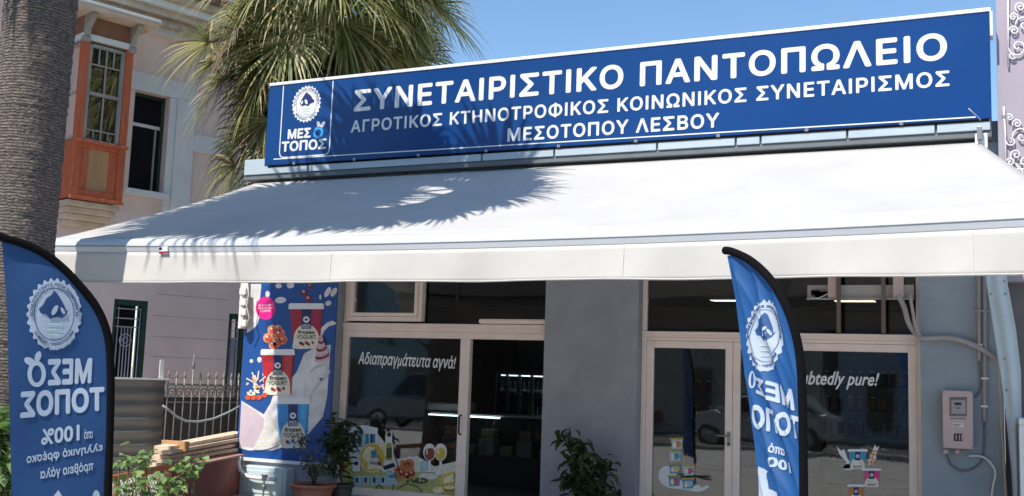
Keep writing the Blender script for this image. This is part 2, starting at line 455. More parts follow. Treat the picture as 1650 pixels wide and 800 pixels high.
# roller box above the open door
b = MB(); b.box((PY(774, 520, YG - 0.08).x, YG - 0.14, 2.408), (XA1 - 0.003, YG - 0.03, 2.47), ALU); b.build('door_closer', shop, bevel=0.02)
# handle on the fixed pane's stile
hx = PY(741, 705, YG - 0.06).x
b = MB(); b.tube([(hx, YG - 0.045, 1.23), (hx, YG - 0.10, 1.21), (hx, YG - 0.10, 1.00), (hx, YG - 0.045, 0.98)], 0.011, BLACK, 8); b.build('door_handle', left_front)
# ---- right storefront
XD1 = PY(1181, 650, YG).x
sfr = MB()
sfr.box((XB0, YG - 0.05, 2.275), (XB1, YG + 0.05, 2.345), ALU)
sfr.box((XB0 + 0.002, YG - 0.075, 2.305), (XB1 - 0.002, YG - 0.051, 2.342), ALU)
sfr.box((XB0, YG - 0.045, 0.10), (XB0 + 0.06, YG + 0.045, 2.274), ALU)
sfr.box((XB1 - 0.05, YG - 0.045, 0.10), (XB1, YG + 0.045, 2.274), ALU)
sfr.box((XB0 + 0.061, YG - 0.045, 2.235), (XB1 - 0.051, YG + 0.045, 2.274), ALU)
sfr.box((XB0, YG - 0.045, 2.346), (XB0 + 0.055, YG + 0.045, 3.149), ALU)
sfr.box((XB1 - 0.05, YG - 0.045, 2.346), (XB1, YG + 0.045, 3.149), ALU)
right_front = sfr.build('storefront_frame', shop, bevel=0.006)
b = MB(); b.box((XB0 + 0.056, YG - 0.004, 2.347), (XB1 - 0.051, YG + 0.004, 3.149), glass('smoky_transom_glass', (0.62, 0.62, 0.62), 0.02)); b.build('pane', right_front)
for x0, x1, hl in ((XB0 + 0.062, XD1, True), (XD1 + 0.004, XB1 - 0.052, False)):
    d = MB(); frame_rect(d, x0, x1, 0.11, 2.233, 0.085, YG - 0.035, YG + 0.035, ALU); dr = d.build('door', shop, bevel=0.006)
    d = MB(); d.box((x0 + 0.086, YG - 0.004, 0.196), (x1 - 0.086, YG + 0.004, 2.147), GLASS); d.build('pane', dr)
    if hl:
        hx = x1 - 0.035
        d = MB(); d.box((hx - 0.018, YG - 0.05, 1.03), (hx + 0.018, YG - 0.036, 1.20), STEEL); d.tube([(hx, YG - 0.05, 1.15), (hx, YG - 0.09, 1.15), (hx - 0.13, YG - 0.09, 1.15)], 0.011, STEEL, 8)
        d.lathe([(0.012, 0), (0.012, 0.02)], (hx, YG - 0.05, 1.05), BLACK, 8); d.build('door_handle', dr)
rdoor = dr
# ---- lettering and pictures stuck on the panes
A = Art(lambda x, y, l: PY(x, y, YG - 0.006 - l))
b = MB(); A.text(b, 'Αδιαπραγμάτευτα αγνά!', ((577, 592), (735, 600), (577, 566), (735, 574)), WHITE, bold=0.022, shear=0.35); b.build('lettering', left_front)
b = MB(); A.text(b, 'Undoubtedly pure!', ((1240, 626), (1416, 629), (1240, 596), (1417, 601)), WHITE, bold=0.022, shear=0.30); b.build('lettering', rdoor)
C = lambda n, h, r=0.45: mat(n, srgb(h), r, var=0.22, scale=26)
YEL = C('cheese_yellow', 'd8b45a'); YEL2 = C('pale_cheese', 'e6d6a0'); GRN = C('leaf_print', '4a5a38'); OLV = C('olive_print', 'b4b070')
WINE = C('wine_print', '8a3a30'); WHW = C('white_wine_print', 'd0b040'); TEAL = C('teal_print', '3f8fb4'); NAVY = C('navy_print', '16285c'); GREYB = C('pale_blue_print', 'a8c4c8')
ORG = C('orange_print', 'c07a48'); CRM = C('cream_print', 'dcd8c8'); PINKP = C('pink_print', 'c05a78'); OIL = C('oil_print', 'b09a48'); RED = C('red_print', '9a1c34'); MAG = C('magenta_print', 'e81e8c'); BLACKP = C('black_print', '20242c')
b = MB()
A.poly(b, [(549, 722), (562, 690), (600, 688), (640, 740), (672, 735), (700, 752), (742, 742), (738, 798), (546, 792)], CRM, 1)
A.poly(b, [(548, 740), (640, 762), (737, 760), (738, 798), (546, 792)], OLV, 2)
A.poly(b, [(563, 690), (585, 685), (609, 690), (606, 734), (566, 738)], WHITE, 3); A.poly(b, [(566, 698), (605, 700), (604, 722), (567, 720)], TEAL, 4)
for x in (572, 583, 594): A.poly(b, [(x, 699), (x + 6, 699), (x + 6, 720), (x, 720)], GREYB, 5)
A.poly(b, [(568, 700), (571, 700), (571, 712), (568, 712)], NAVY, 6); A.poly(b, [(597, 700), (600, 700), (600, 714), (597, 714)], NAVY, 6)
A.ell(b, 600, 738, 21, 24, YEL2, 5); A.ell(b, 600, 738, 19, 22, YEL, 6); A.poly(b, [(593, 738), (607, 734), (616, 755), (592, 757)], CRM, 7); A.poly(b, [(598, 726), (607, 726), (607, 738), (598, 738)], TEAL, 8)
A.poly(b, [(617, 753), (618, 722), (622, 713), (622, 696), (632, 696), (632, 713), (634, 722), (634, 752)], WHITE, 5); A.poly(b, [(619, 742), (620, 722), (624, 714), (630, 714), (632, 722), (632, 742)], OIL, 6); A.poly(b, [(624, 697), (630, 697), (630, 704), (624, 704)], BLACKP, 6); A.poly(b, [(621, 722), (631, 722), (631, 738), (621, 738)], GRN, 7)
A.poly(b, [(612, 752), (638, 742), (644, 752), (618, 762)], WHITE, 8); A.poly(b, [(616, 752), (634, 746), (638, 752), (620, 758)], BLACKP, 9)
for k in range(4):
    x = 570 + k * 14; A.poly(b, [(x, 768), (x + 12, 766), (x + 12, 782), (x, 784)], GREYB, 8); A.poly(b, [(x + 3, 770), (x + 7, 770), (x + 7, 778), (x + 3, 778)], NAVY, 9)
A.poly(b, [(568, 742), (580, 742), (580, 760), (568, 760)], WHITE, 8); A.poly(b, [(571, 744), (577, 744), (577, 750), (571, 750)], NAVY, 9)
A.poly(b, [(646, 742), (664, 740), (668, 768), (640, 772)], ORG, 8); A.ell(b, 643, 765, 8, 11, ORG, 7); A.ell(b, 655, 750, 7, 6, WINE, 9)
A.ell(b, 560, 782, 12, 9, GRN, 8); A.ell(b, 678, 775, 12, 5, GRN, 8); A.ell(b, 662, 788, 18, 6, OLV, 9); A.ell(b, 690, 768, 16, 5, CRM, 7)
A.poly(b, [(676, 743), (689, 743), (689, 760), (677, 760)], GREYB, 8)
for gx, lm in ((692, WINE), (710, WHW)):
    A.ell(b, gx, 729, 10, 14, WHITE, 9); A.ell(b, gx, 731, 8, 11, lm, 10); A.poly(b, [(gx - 2, 742), (gx + 2, 742), (gx + 2, 758), (gx + 8, 761), (gx - 8, 761), (gx - 2, 758)], WHITE, 9)
A.poly(b, [(712, 766), (736, 758), (738, 778), (708, 782)], YEL, 9); A.poly(b, [(712, 766), (736, 758), (734, 752), (716, 756)], YEL2, 10); A.poly(b, [(700, 784), (738, 778), (738, 794), (698, 794)], YEL, 9); A.ell(b, 716, 756, 9, 5, CRM, 11)
SHD = C('cheese_shade', 'b08a38'); LTC = C('cheese_light', 'f0e4b4'); TOM = C('tomato_print', 'a83a24'); HERB = C('herb_print', '5e7040'); BRD = C('bread_print', 'a8763c'); DKG = C('dark_olive_print', '2c3424')
A.ell(b, 594, 732, 9, 13, LTC, 7, rot=.4); A.ell(b, 612, 744, 4, 12, SHD, 7, rot=-.4)
for k in range(5): A.poly(b, [(568 + k * 8, 724), (573 + k * 8, 724), (572 + k * 8, 733), (569 + k * 8, 733)], [CRM, GREYB, GRN][k % 3], 5)
A.ell(b, 552, 748, 5, 4, ORG, 9); A.ell(b, 556, 752, 4, 3, TOM, 10); A.ell(b, 550, 757, 6, 3, HERB, 9)
for k in range(16): A.ell(b, 672 + rnd.gauss(0, 9), 774 + rnd.gauss(0, 2.5), 2.4, 1.8, [DKG, HERB, DKG, OLV][k % 4], 10 + k % 4, rot=k)
for k in range(12): A.ell(b, 558 + rnd.gauss(0, 6), 780 + rnd.gauss(0, 4), 5, 1.6, [HERB, GRN, OLV][k % 3], 10 + k % 3, rot=k * 1.3)
for x, y, r_ in ((648, 762, 5), (656, 766, 5.5), (664, 763, 4.5), (640, 756, 4)): A.ell(b, x, y, r_, r_, TOM, 10); A.ell(b, x - 1.4, y - 1.6, r_ * .35, r_ * .3, CRM, 11)
A.ell(b, 657, 748, 11, 8, ORG, 9); A.line(b, [(652, 742), (660, 736), (668, 741)], 2, WHITE, 10); A.line(b, [(636, 735), (641, 750), (645, 768)], 1.6, BLACKP, 10); A.line(b, [(632, 738), (638, 752)], 1.4, WHITE, 10)
A.line(b, [(640, 788), (655, 780), (672, 784), (680, 792)], 2.2, HERB, 11); A.line(b, [(603, 790), (611, 782), (618, 788)], 2.0, GRN, 11); A.line(b, [(632, 795), (634, 780)], 1.6, GRN, 11)
A.poly(b, [(716, 770), (730, 764), (731, 776), (714, 780)], LTC, 10); A.poly(b, [(731, 764), (737, 760), (738, 777), (732, 778)], SHD, 10); A.ell(b, 706, 790, 9, 5, LTC, 10); A.ell(b, 724, 788, 11, 5, BRD, 10); A.ell(b, 724, 786, 9, 3, LTC, 11); A.ell(b, 730, 756, 7, 4, CRM, 11); A.ell(b, 707, 762, 6, 4, WHITE, 10)
for gx, lm in ((692, CRM), (710, CRM)): A.ell(b, gx - 4, 727, 1.2, 6, lm, 12); A.ell(b, gx, 721, 7.5, 1.8, lm, 12)
A.poly(b, [(621, 700), (623, 700), (622, 741), (620, 741)], LTC, 8)
A.text(b, 'ΜΕΣΟ', ((596, 748), (612, 750), (596, 744), (612, 745)), NAVY, 9); A.poly(b, [(622, 762), (640, 760), (640, 782), (624, 784)], GREYB, 7); A.poly(b, [(626, 766), (636, 765), (636, 770), (626, 771)], TEAL, 8)
food = b.build('food_decal', left_front)
def cup(art, b, q, lidc, colr, lay, stripes=True, txt=True, splash=True):
    """q: x0, x1 at the lid, y lid top, y bottom, side taper"""
    x0, x1, y0, y1, tp = q; w = x1 - x0; h = y1 - y0; lh = h * 0.13
    art.poly(b, [(x0, y0 + lh * 0.3), (x0 + w * 0.03, y0), (x1 - w * 0.03, y0), (x1, y0 + lh * 0.3), (x1, y0 + lh), (x0, y0 + lh)], lidc, lay + 3)
    yb = y0 + lh; a0, a1 = x0 + w * 0.04, x1 - w * 0.04
    art.poly(b, [(a0, yb), (a1, yb), (a1 - tp, y1), (a0 + tp, y1)], colr[0], lay)
    art.poly(b, [(x0 + w * 0.36, yb), (x0 + w * 0.64, yb), (x0 + w * 0.60, y1), (x0 + w * 0.40, y1)], NAVY, lay + 1)
    art.poly(b, [(x0 + w * 0.72, yb), (a1 - w * 0.06, yb), (a1 - tp - w * 0.04, y1), (x0 + w * 0.66, y1)], colr[1], lay + 1)
    art.ell(b, x0 + w * 0.5, y0 + h * 0.36, w * 0.09, w * 0.09, WHITE, lay + 2); art.ell(b, x0 + w * 0.5, y0 + h * 0.36, w * 0.045, w * 0.035, NAVY, lay + 3)
    if splash:
        arch = [(x0 + w * .5 + w * .36 * math.cos(q), y0 + h * .80 - h * .34 * math.sin(q)) for q in [k * math.pi / 12 for k in range(13)]]
        art.poly(b, arch + [(x0 + w * .10, y1 - h * .01), (x0 + w * .30, y1 + h * .01), (x0 + w * .86, y1 - h * .005)], CRM, lay + 2)
        for q in range(7): art.ell(b, x0 + w * (.34 + .055 * q), y0 + h * (.88 + .025 * math.sin(q * 2)), w * .055, h * .035, [WINE, colr[1], CRM][q % 3], lay + 3, rot=.6)
        art.poly(b, [(x0 + w * 0.36, y0 + h * 0.45), (x0 + w * 0.64, y0 + h * 0.45), (x0 + w * 0.64, y0 + h * 0.57), (x0 + w * 0.36, y0 + h * 0.57)], NAVY, lay + 3)
    if txt:
        art.text(b, 'ΜΕΣΟ', ((x0 + w * 0.39, y0 + h * 0.505), (x0 + w * 0.61, y0 + h * 0.505), (x0 + w * 0.39, y0 + h * 0.46), (x0 + w * 0.61, y0 + h * 0.46)), WHITE, lay + 4)
        art.text(b, 'ΤΟΠΟΣ', ((x0 + w * 0.38, y0 + h * 0.56), (x0 + w * 0.62, y0 + h * 0.56), (x0 + w * 0.38, y0 + h * 0.515), (x0 + w * 0.62, y0 + h * 0.515)), WHITE, lay + 4)
        art.text(b, 'frozen', ((x0 + w * 0.26, y0 + h * 0.68), (x0 + w * 0.74, y0 + h * 0.68), (x0 + w * 0.26, y0 + h * 0.59), (x0 + w * 0.74, y0 + h * 0.59)), BLACKP, lay + 4, bold=0.03)
        art.text(b, 'YOGURT', ((x0 + w * 0.22, y0 + h * 0.79), (x0 + w * 0.78, y0 + h * 0.79), (x0 + w * 0.22, y0 + h * 0.70), (x0 + w * 0.78, y0 + h * 0.70)), BLACKP, lay + 4, bold=0.01)
ldoor = [o for o in bpy.data.objects if o.name == 'door'][0]
b = MB()
sp = [(1061, 770), (1062, 758), (1070, 751), (1082, 752), (1096, 774), (1118, 784), (1126, 781), (1130, 786), (1141, 782), (1143, 785), (1134, 791), (1124, 793), (1100, 789), (1076, 786), (1066, 780)]
A.poly(b, sp, WHITE, 1)
for x, y, c1, c2 in ((1081, 706, ORG, GREYB), (1078, 726, TEAL, GREYB), (1078, 746, YEL, TEAL), (1100, 749, PINKP, GREYB), (1077, 766, PINKP, TEAL), (1099, 770, GREYB, TEAL)):
    A.poly(b, [(x, y), (x + 19, y + 1), (x + 18, y + 17), (x + 2, y + 18)], c2, 2); A.poly(b, [(x - 1, y), (x + 20, y), (x + 20, y + 3), (x - 1, y + 3)], OIL, 3); A.ell(b, x + 11, y + 10, 6, 5, c1, 4); A.ell(b, x + 6, y + 11, 3, 5, CRM, 5)
b.build('cup_decal', ldoor)
b = MB()
A.poly(b, [(1357, 755), (1364, 745), (1353, 733), (1348, 720), (1356, 727), (1360, 724), (1366, 740), (1374, 752), (1378, 756)], WHITE, 1)
A.poly(b, [(1396, 750), (1402, 738), (1410, 716), (1412, 722), (1417, 719), (1412, 730), (1411, 744), (1402, 752)], WHITE, 1)
for x, y in ((1404, 735), (1407, 743), (1401, 748), (1410, 730)): A.ell(b, x, y, 4, 4, ORG, 2); A.ell(b, x, y, 2, 2, CRM, 3)
A.ell(b, 1368, 753, 10, 5, WHITE, 1)
for q, cs in (((1366, 1398, 724, 756, 3), (TEAL, TEAL)), ((1389, 1420, 755, 785, 3), (PINKP, MAG)), ((1365, 1394, 781, 812, 3), (ORG, ORG))): cup(A, b, q, WHITE, cs, 4, txt=False)
b.build('cup_decal', rdoor)

# ================================================================ SIGN
YS = 11.86
sgn = thing('shop_sign', (-4.85, YS + 0.1, 4.7), 'long blue shop sign board with white Greek lettering above the awning', 'sign')
SX0, SX1 = PY(430, 200, YS).x, PY(1596, 100, YS).x
SZ0, SZ1 = PY(1000, 230, YS).z, PY(1593, 17, YS).z
b = MB(); b.box((SX0, YS, SZ0), (SX1, YS + 0.16, SZ1), BLUE); b.build('panel', sgn, bevel=0.006)
b = MB(); b.box((SX0 + 0.01, YS - 0.012, SZ1 - 0.012), (SX1 + 0.012, YS + 0.17, SZ1 + 0.03), WTRIM); b.box((SX1 + 0.001, YS - 0.012, SZ1 - 0.28), (SX1 + 0.03, YS + 0.17, SZ1 - 0.013), WTRIM); b.build('edge_trim', sgn, bevel=0.004)
b = MB()
for px in (541, 868, 1210): x = PY(px, 150, YS).x; b.box((x - .003, YS - .0015, SZ0 + .01), (x + .003, YS + .001, SZ1 - .013), mat('joint_blue', (0.006, 0.03, 0.13), .4))
b.build('panel_joint', sgn)
b = MB(); b.box((SX0 + 0.06, YS + 0.045, SZ0 - 0.03), (SX1 - 0.02, YS + 0.15, SZ0 - 0.002), BLACK)  # black strip along the lower edge of the sign, steel clips on it
b.box((SX0 + 0.06, YS + 0.003, SZ0 - 0.028), (SX1 - 0.02, YS + 0.044, SZ0 - 0.002), BLACK)
for k in range(10): b.box((SX0 + 0.5 + k, YS - 0.012, SZ0 - 0.012), (SX0 + 0.54 + k, YS + 0.01, SZ0 + 0.022), STEEL)
b.build('lower_edge_strip', sgn)
S = Art(lambda x, y, l: V((x, YS - 0.002 - l, y)))
def fx(px, py): p = PY(px, py, YS); return (p.x, p.z)
def zrow(xl, xr, tl, tr, bl, br):
    """ink box of a sign row from its four measured corners"""
    a = fx(xl, tl); c = fx(xr, tr); d = fx(xl, bl); e = fx(xr, br)
    return ((a[0] + d[0]) / 2, (c[0] + e[0]) / 2, (d[1] + e[1]) / 2, (a[1] + c[1]) / 2)
def row(b, body, m, x0, x1, z0, z1, **k): S.text(b, body, ((x0, z0), (x1, z0), (x0, z1), (x1, z1)), m, **k)
b = MB()
row(b, 'ΣΥΝΕΤΑΙΡΙΣΤΙΚΟ ΠΑΝΤΟΠΩΛΕΙΟ', WHITE, *zrow(571, 1526, 144, 54, 180, 98), bold=0.032, space=1.10)
row(b, 'ΑΓΡΟΤΙΚΟΣ ΚΤΗΝΟΤΡΟΦΙΚΟΣ ΚΟΙΝΩΝΙΚΟΣ ΣΥΝΕΤΑΙΡΙΣΜΟΣ', WHITE, *zrow(566, 1530, 189, 119, 212, 144), bold=0.028, space=1.12)
row(b, 'ΜΕΣΟΤΟΠΟΥ ΛΕΣΒΟΥ', WHITE, *zrow(818, 1159, 206, 183, 229, 206), bold=0.030, space=1.12)
b.build('lettering', sgn)
b = MB()
za = fx(441, 257)[1]; zb = fx(1572, 189)[1]
S.line(b, [(fx(441, 257)[0], za), (fx(1572, 189)[0], zb)], 0.014, WHITE)
x0, z1_ = fx(459, 134); x1, _ = fx(538, 128); _, z0 = fx(490, 252)
x0 = fx(454, 190)[0]; x1 = fx(534, 185)[0]; z1_ = SZ1 - 0.03; r = 0.07
pts = [(x0, z1_), (x0, z0 + r), (x0 + 0.02, z0 + 0.02), (x0 + r, z0), (x1 - r, z0), (x1 - 0.02, z0 + 0.02), (x1, z0 + r), (x1, z1_)]
S.line(b, pts, 0.016, WHITE); b.build('border_line', sgn)
def seal(art, b, x, y, rx, ry, ink, flip=1, up=1, paper=WHITE, words=True):
    """scalloped seal: dark island, ring lettering; up = +1 when y grows upwards"""
    art.ell(b, x, y, rx, ry, paper, 1, scal=26)
    art.ring(b, x, y, rx * 0.76, ry * 0.76, rx * 0.025, ink, 2)
    isl = [(-.55, .10), (-.45, .02), (-.38, .20), (-.22, .42), (-.12, .55), (0, .62), (.12, .50), (.30, .40), (.42, .22), (.58, .10), (.50, -.02), (.30, -.05), (.15, -.18), (-.1, -.12), (-.3, -.16), (-.42, -.08)]
    art.poly(b, [(x + flip * u * rx, y + up * (w + 0.05) * ry) for u, w in isl], ink, 2)
    art.ell(b, x - flip * 0.02 * rx, y + up * 0.12 * ry, rx * 0.09, ry * 0.16, paper, 3, rot=0.5 * flip * up)
    art.ell(b, x - flip * 0.32 * rx, y + up * 0.10 * ry, rx * 0.06, ry * 0.11, paper, 3, rot=-0.5 * flip * up)
    if words:
        D = math.pi / 180
        if up < 0:
            art.arc(b, 'ΑΓΡΟΤΙΚΟΣ ΚΟΙΝ. ΣΥΝΕΤΑΙΡΙΣΜΟΣ', x, y, rx * 0.86, ry * 0.86, 175 * D, 365 * D, rx * 0.11, ink, 2, flip, bold=0.01)
            art.arc(b, 'ΜΕΣΟΤΟΠΟΥ - ΛΕΣΒΟΣ', x, y, rx * 0.86, ry * 0.86, 145 * D, 35 * D, -rx * 0.11, ink, 2, flip, bold=0.01)
        else:
            art.arc(b, 'ΑΓΡΟΤΙΚΟΣ ΚΟΙΝ. ΣΥΝΕΤΑΙΡΙΣΜΟΣ', x, y, rx * 0.86, ry * 0.86, 185 * D, -5 * D, rx * 0.11, ink, 2, flip, bold=0.01)
            art.arc(b, 'ΜΕΣΟΤΟΠΟΥ - ΛΕΣΒΟΣ', x, y, rx * 0.86, ry * 0.86, 215 * D, 325 * D, -rx * 0.11, ink, 2, flip, bold=0.01)
        for k in range(3):
            yy = y - up * (0.28 + 0.15 * k) * ry
            art.line(b, [(x - rx * (0.3 - 0.04 * k), yy), (x + rx * (0.3 - 0.04 * k), yy)], abs(ry) * 0.05, GREYB, 2)
b = MB(); c = fx(494, 168); seal(S, b, c[0], c[1], 0.235, 0.255, NAVY); b.build('round_seal', sgn)
b = MB()
q = zrow(464, 501, 209, 206, 225, 222); row(b, 'ΜΕΣ', WHITE, *q, bold=0.045)
q2 = zrow(454, 526, 228, 224, 245, 241); row(b, 'ΤΟΠΟΣ', WHITE, *q2, bold=0.045)
c = fx(513, 214); S.ring(b, c[0], c[1], 0.085, 0.085, 0.04, CYAN); S.ell(b, c[0] + 0.0, c[1] + 0.115, 0.028, 0.05, WHITE, rot=0.5); S.ell(b, c[0] + 0.07, c[1] + 0.11, 0.028, 0.05, WHITE, rot=-0.7)
b.build('logo_lettering', sgn)

# ================================================================ AWNING
awn = thing('awning', (-4.8, YF - 0.1, 4.36), 'wide white retractable fabric awning with long front bar over the storefronts', 'awning')
AYF, AYR = 8.53, 11.97
AL0, AL1, AR0, AR1 = -9.66, -9.66, -0.20, 0.58       # rear / front ends, left and right
def zbar(x): return 2.895 + 0.075 * ((x + 4.6) / 5.0) ** 2
def canvas(u, w):
    x = (AL0 * (1 - u) + AR0 * u) * w + (AL1 * (1 - u) + AR1 * u) * (1 - w)
    y = AYF + 0.02 + (AYR - AYF) * w
    z = (zbar(x) + 0.15) * (1 - w) + 4.385 * w - 0.07 * math.sin(math.pi * w) * (1 - 0.35 * math.cos(6.3 * u * 4)) + 0.010 * math.sin(u * 47 + w * 5) * w * (1 - w) * 2 + 0.006 * math.sin(u * 90)* (1 - w)*w
    return V((x, y, z))
b = MB(); b.grid(canvas, 96, 20, CANVAS); b.build('canvas', awn, solid=0.004)
prof = [(0.10, 0.0), (0.115, 0.05), (0.105, 0.10), (0.06, 0.145), (0.0, 0.165), (-0.06, 0.145), (-0.075, 0.09), (-0.07, 0.0), (0.02, -0.015)]
b = MB(); N_ = 40
vs = []; fs = []
for i in range(N_ + 1):
    x = AL1 - 0.02 + (AR1 - AL1 + 0.04) * i / N_
    for dy, dz in prof: vs.append((x, AYF - dy + 0.02, zbar(x) + dz - 0.01))
P = len(prof)
for i in range(N_):
    for k in range(P): fs.append((i * P + k, (i + 1) * P + k, (i + 1) * P + (k + 1) % P, i * P + (k + 1) % P))
fs += [tuple(range(P)), tuple(range(N_ * P, N_ * P + P))[::-1]]
b.add(vs, fs, BAR); b.build('front_bar', awn, bevel=0.006)
# grooves on the bar
b = MB()
b.tube([(AL1 + (AR1 - AL1) * i / 40, AYF - 0.097, zbar(AL1 + (AR1 - AL1) * i / 40) + 0.052) for i in range(41)], 0.006, mat('bar_groove', (0.30, 0.31, 0.33), 0.5), 5)
b.build('bar_seam', awn)
def val(u, w):
    x = AL1 + (AR1 - AL1) * u
    y = AYF - 0.075 + (0.022 * math.sin(u * 26 + 0.8) + 0.014 * math.sin(u * 71 + 2)) * (1 - w) ** 1.3
    return V((x, y, (zbar(x) - 0.012) * w + (2.585 + 0.018 * ((x + 4.6) / 5) ** 2 + 0.004 * math.sin(u * 33)) * (1 - w)))
b = MB(); b.grid(val, 160, 8, VALANCE); b.build('valance', awn, solid=0.003)
b = MB()
for i in range(1): b.tube([val(k / 60, 0.03) + V((0, -0.004, 0)) for k in range(61)], 0.007, VALANCE, 6)
for u in (0.37, 0.66, 0.925): b.add([val(u, 0.02) + V((-0.004, -0.006, 0)), val(u, 0.02) + V((0.004, -0.006, 0)), val(u, 0.98) + V((0.004, -0.006, 0)), val(u, 0.98) + V((-0.004, -0.006, 0))], [(0, 1, 2, 3)], VALANCE)
b.build('valance_hem', awn)
b = MB()
for k in range(1, 8): b.tube([canvas(k / 8, w / 20) + V((0, 0, 0.0005)) for w in range(21)], 0.0028, CANVAS, 5)
b.build('canvas_seam', awn)
b = MB(); b.tube([(AL0, AYR + 0.02, 4.33), (AR0, AYR + 0.02, 4.33)], 0.045, BAR, 12); b.build('roller', awn)
for x in (-8.6, -3.2, -1.0):     # folding arms under the cloth
    arm = MB(); arm.beam((x, AYR, 4.2), (x + 0.9, 10.2, 3.52), 0.05, 0.07, BAR); arm.beam((x + 0.9, 10.2, 3.52), (x + 0.1, AYF + 0.05, zbar(x) + 0.06), 0.045, 0.06, BAR); arm.build('folding_arm', awn, bevel=0.008)
b = MB(); b.box((AR0 - 0.02, AYR - 0.12, 4.28), (AR0 + 0.10, AYR + 0.08, 4.44), WTRIM); b.box((AR0 + 0.0, AYR - 0.2, 4.36), (AR0 + 0.05, AYR - 0.1, 4.50), STEEL); b.tube([(AR0 + 0.06, AYR - 0.05, 4.4), (AR0 + 0.03, AYR - 0.1, 4.60), (AR0 - 0.08, AYR - 0.1, 4.72)], 0.014, STEEL, 6)
b.build('end_bracket', awn, bevel=0.01)
b = MB(); K = Art(lambda x, y, l: PY(x, y, AYF - 0.102 - l))
K.poly(b, [(255, 398), (270, 397), (270, 409), (256, 409)], WHITE, 1); K.poly(b, [(256, 399), (261, 399), (261, 403), (256, 403)], NAVY, 2); K.poly(b, [(256, 406), (270, 405), (270, 408), (256, 409)], RED, 2); b.build('maker_sticker', awn)

# ================================================================ POSTER on the left column
post = thing('poster', (-9.05, YF, 0.5), 'tall blue advertising poster of frozen yogurt cups on the left column', 'poster')
YPB = YF - 0.022
pTL, pBL, pBR, pTR = PY(400.5, 450, YPB), PY(384.5, 736, YPB), PY(526, 740, YPB), PY(549, 450, YPB)
PBLUE = mat('poster_blue', (0.014, 0.075, 0.29), 0.35, var=0.10, scale=1.5)
MILK = mat('milk_print', (0.66, 0.66, 0.68), 0.35, var=0.22, scale=5); MILKP = mat('pink_milk_print', (0.55, 0.46, 0.52), 0.35, var=0.10, scale=4)
b = MB(); b.box((-9.815, YPB, pBL.z), (-8.27, YF - 0.002, 3.3), PBLUE); b.build('board', post)
b = MB(); b.box((-9.82, YPB - 0.02, pBL.z - 0.045), (-8.265, YF - 0.002, pBL.z - 0.002), WTRIM); b.build('bottom_strip', post)
T = Art(lambda x, y, l: PY(x, y, YPB - 0.001 - l), 0.0012)
b = MB()
T.poly(b, [(401, 458), (421, 458), (420, 472), (417, 500), (418, 512), (414, 524), (405, 533), (398, 537)], MILK, 1)
T.poly(b, [(389, 646), (412, 660), (425, 668), (436, 650), (441, 635), (455, 628), (478, 600), (490, 570), (512, 558), (533, 556), (527, 640), (520, 672), (505, 690), (495, 702), (470, 716), (440, 726), (400, 726), (385, 722)], MILK, 1)
T.poly(b, [(389, 648), (412, 664), (425, 674), (424, 700), (416, 724), (385, 718)], MILKP, 2)
for x, y, rx, ry, ro in ((452, 484, 9, 5, -.1), (431, 474, 3.5, 5, 0), (449, 461, 5, 4, 0), (468, 460, 6, 5, 0), (528, 471, 4, 9, .5), (529, 489, 5, 4, -.4), (516, 479, 1.6, 4, 0), (405, 582, 3, 3, 0), (418, 580, 3.5, 4.5, 0), (538, 471, 4, 8, .55)): T.ell(b, x, y, rx, ry, MILK, 1, rot=ro)
T.poly(b, [(513, 545), (516, 530), (527, 520), (535, 517), (541, 520), (541, 523), (530, 526), (522, 534), (517, 548)], MILK, 2)
T.line(b, [(500, 600), (512, 590), (525, 587), (530, 600), (520, 612), (512, 610)], 5, mat('milk_swirl', (0.50, 0.51, 0.55), 0.35), 2)
T.line(b, [(470, 690), (490, 660), (505, 630), (520, 610)], 4, mat('milk_swirl', (0.50, 0.51, 0.55), 0.35), 2)
b.build('milk_splash', post)
GR1, GR2, GR3 = C('fruit_coral', 'c8543c'), C('fruit_peach', 'e0986e'), C('fruit_wine', '6e2038')
b = MB()
for x, y, r in ((439, 532, 8), (450, 538, 9), (432, 545, 8), (444, 552, 9), (456, 548, 7), (440, 556, 7), (448, 530, 6)): T.ell(b, x, y, r, r, GR2, 3); T.ell(b, x + 1, y + 1, r * .72, r * .7, GR1, 4); T.ell(b, x - 2, y - 2, r * .25, r * .22, CRM, 5)
for x, y, r in ((490, 472, 6), (497, 482, 6.5), (500, 462, 4)): T.ell(b, x, y, r, r, GR3, 3); T.ell(b, x - 1, y - 2, r * .35, r * .3, MILKP, 4)
for k in range(26):
    x = 414 + rnd.gauss(0, 9); y = 622 + rnd.gauss(0, 9); T.ell(b, x, y, rnd.uniform(2, 4.5), rnd.uniform(1.5, 4), [CRM, CRM, MILKP, GR2][k % 4], 3 + k % 5, rot=rnd.uniform(0, 3))
for x in (400, 408, 417, 426): T.ell(b, x, 638 + rnd.uniform(-3, 3), 5, 4, GR1, 8)
for dx, dy in ((-17, -12), (-8, -22), (3, -24), (14, -15), (-3, -17)): T.line(b, [(414 + dx * .3, 620 + dy * .3), (414 + dx, 622 + dy)], 2, CRM, 8)
for k in range(9):
    f_ = k / 8; T.ell(b, 517 + (1 - f_) * 2 - rnd.uniform(-1, 1), 578 - f_ * 32, 13 * (1 - f_ * .7), 5, [MILKP, GR3, C('rose_print', 'd0a0a4')][k % 3], 12 + k, rot=-.3)
for k in range(10):
    f_ = k / 9; T.ell(b, 431 + f_ * 4, 717 - f_ * 44, 22 * (1 - f_) + 2, 6.5 * (1 - f_ * .5), [MILK, CRM][k % 2], 12 + k, rot=-.25)
b.build('fruit_print', post)
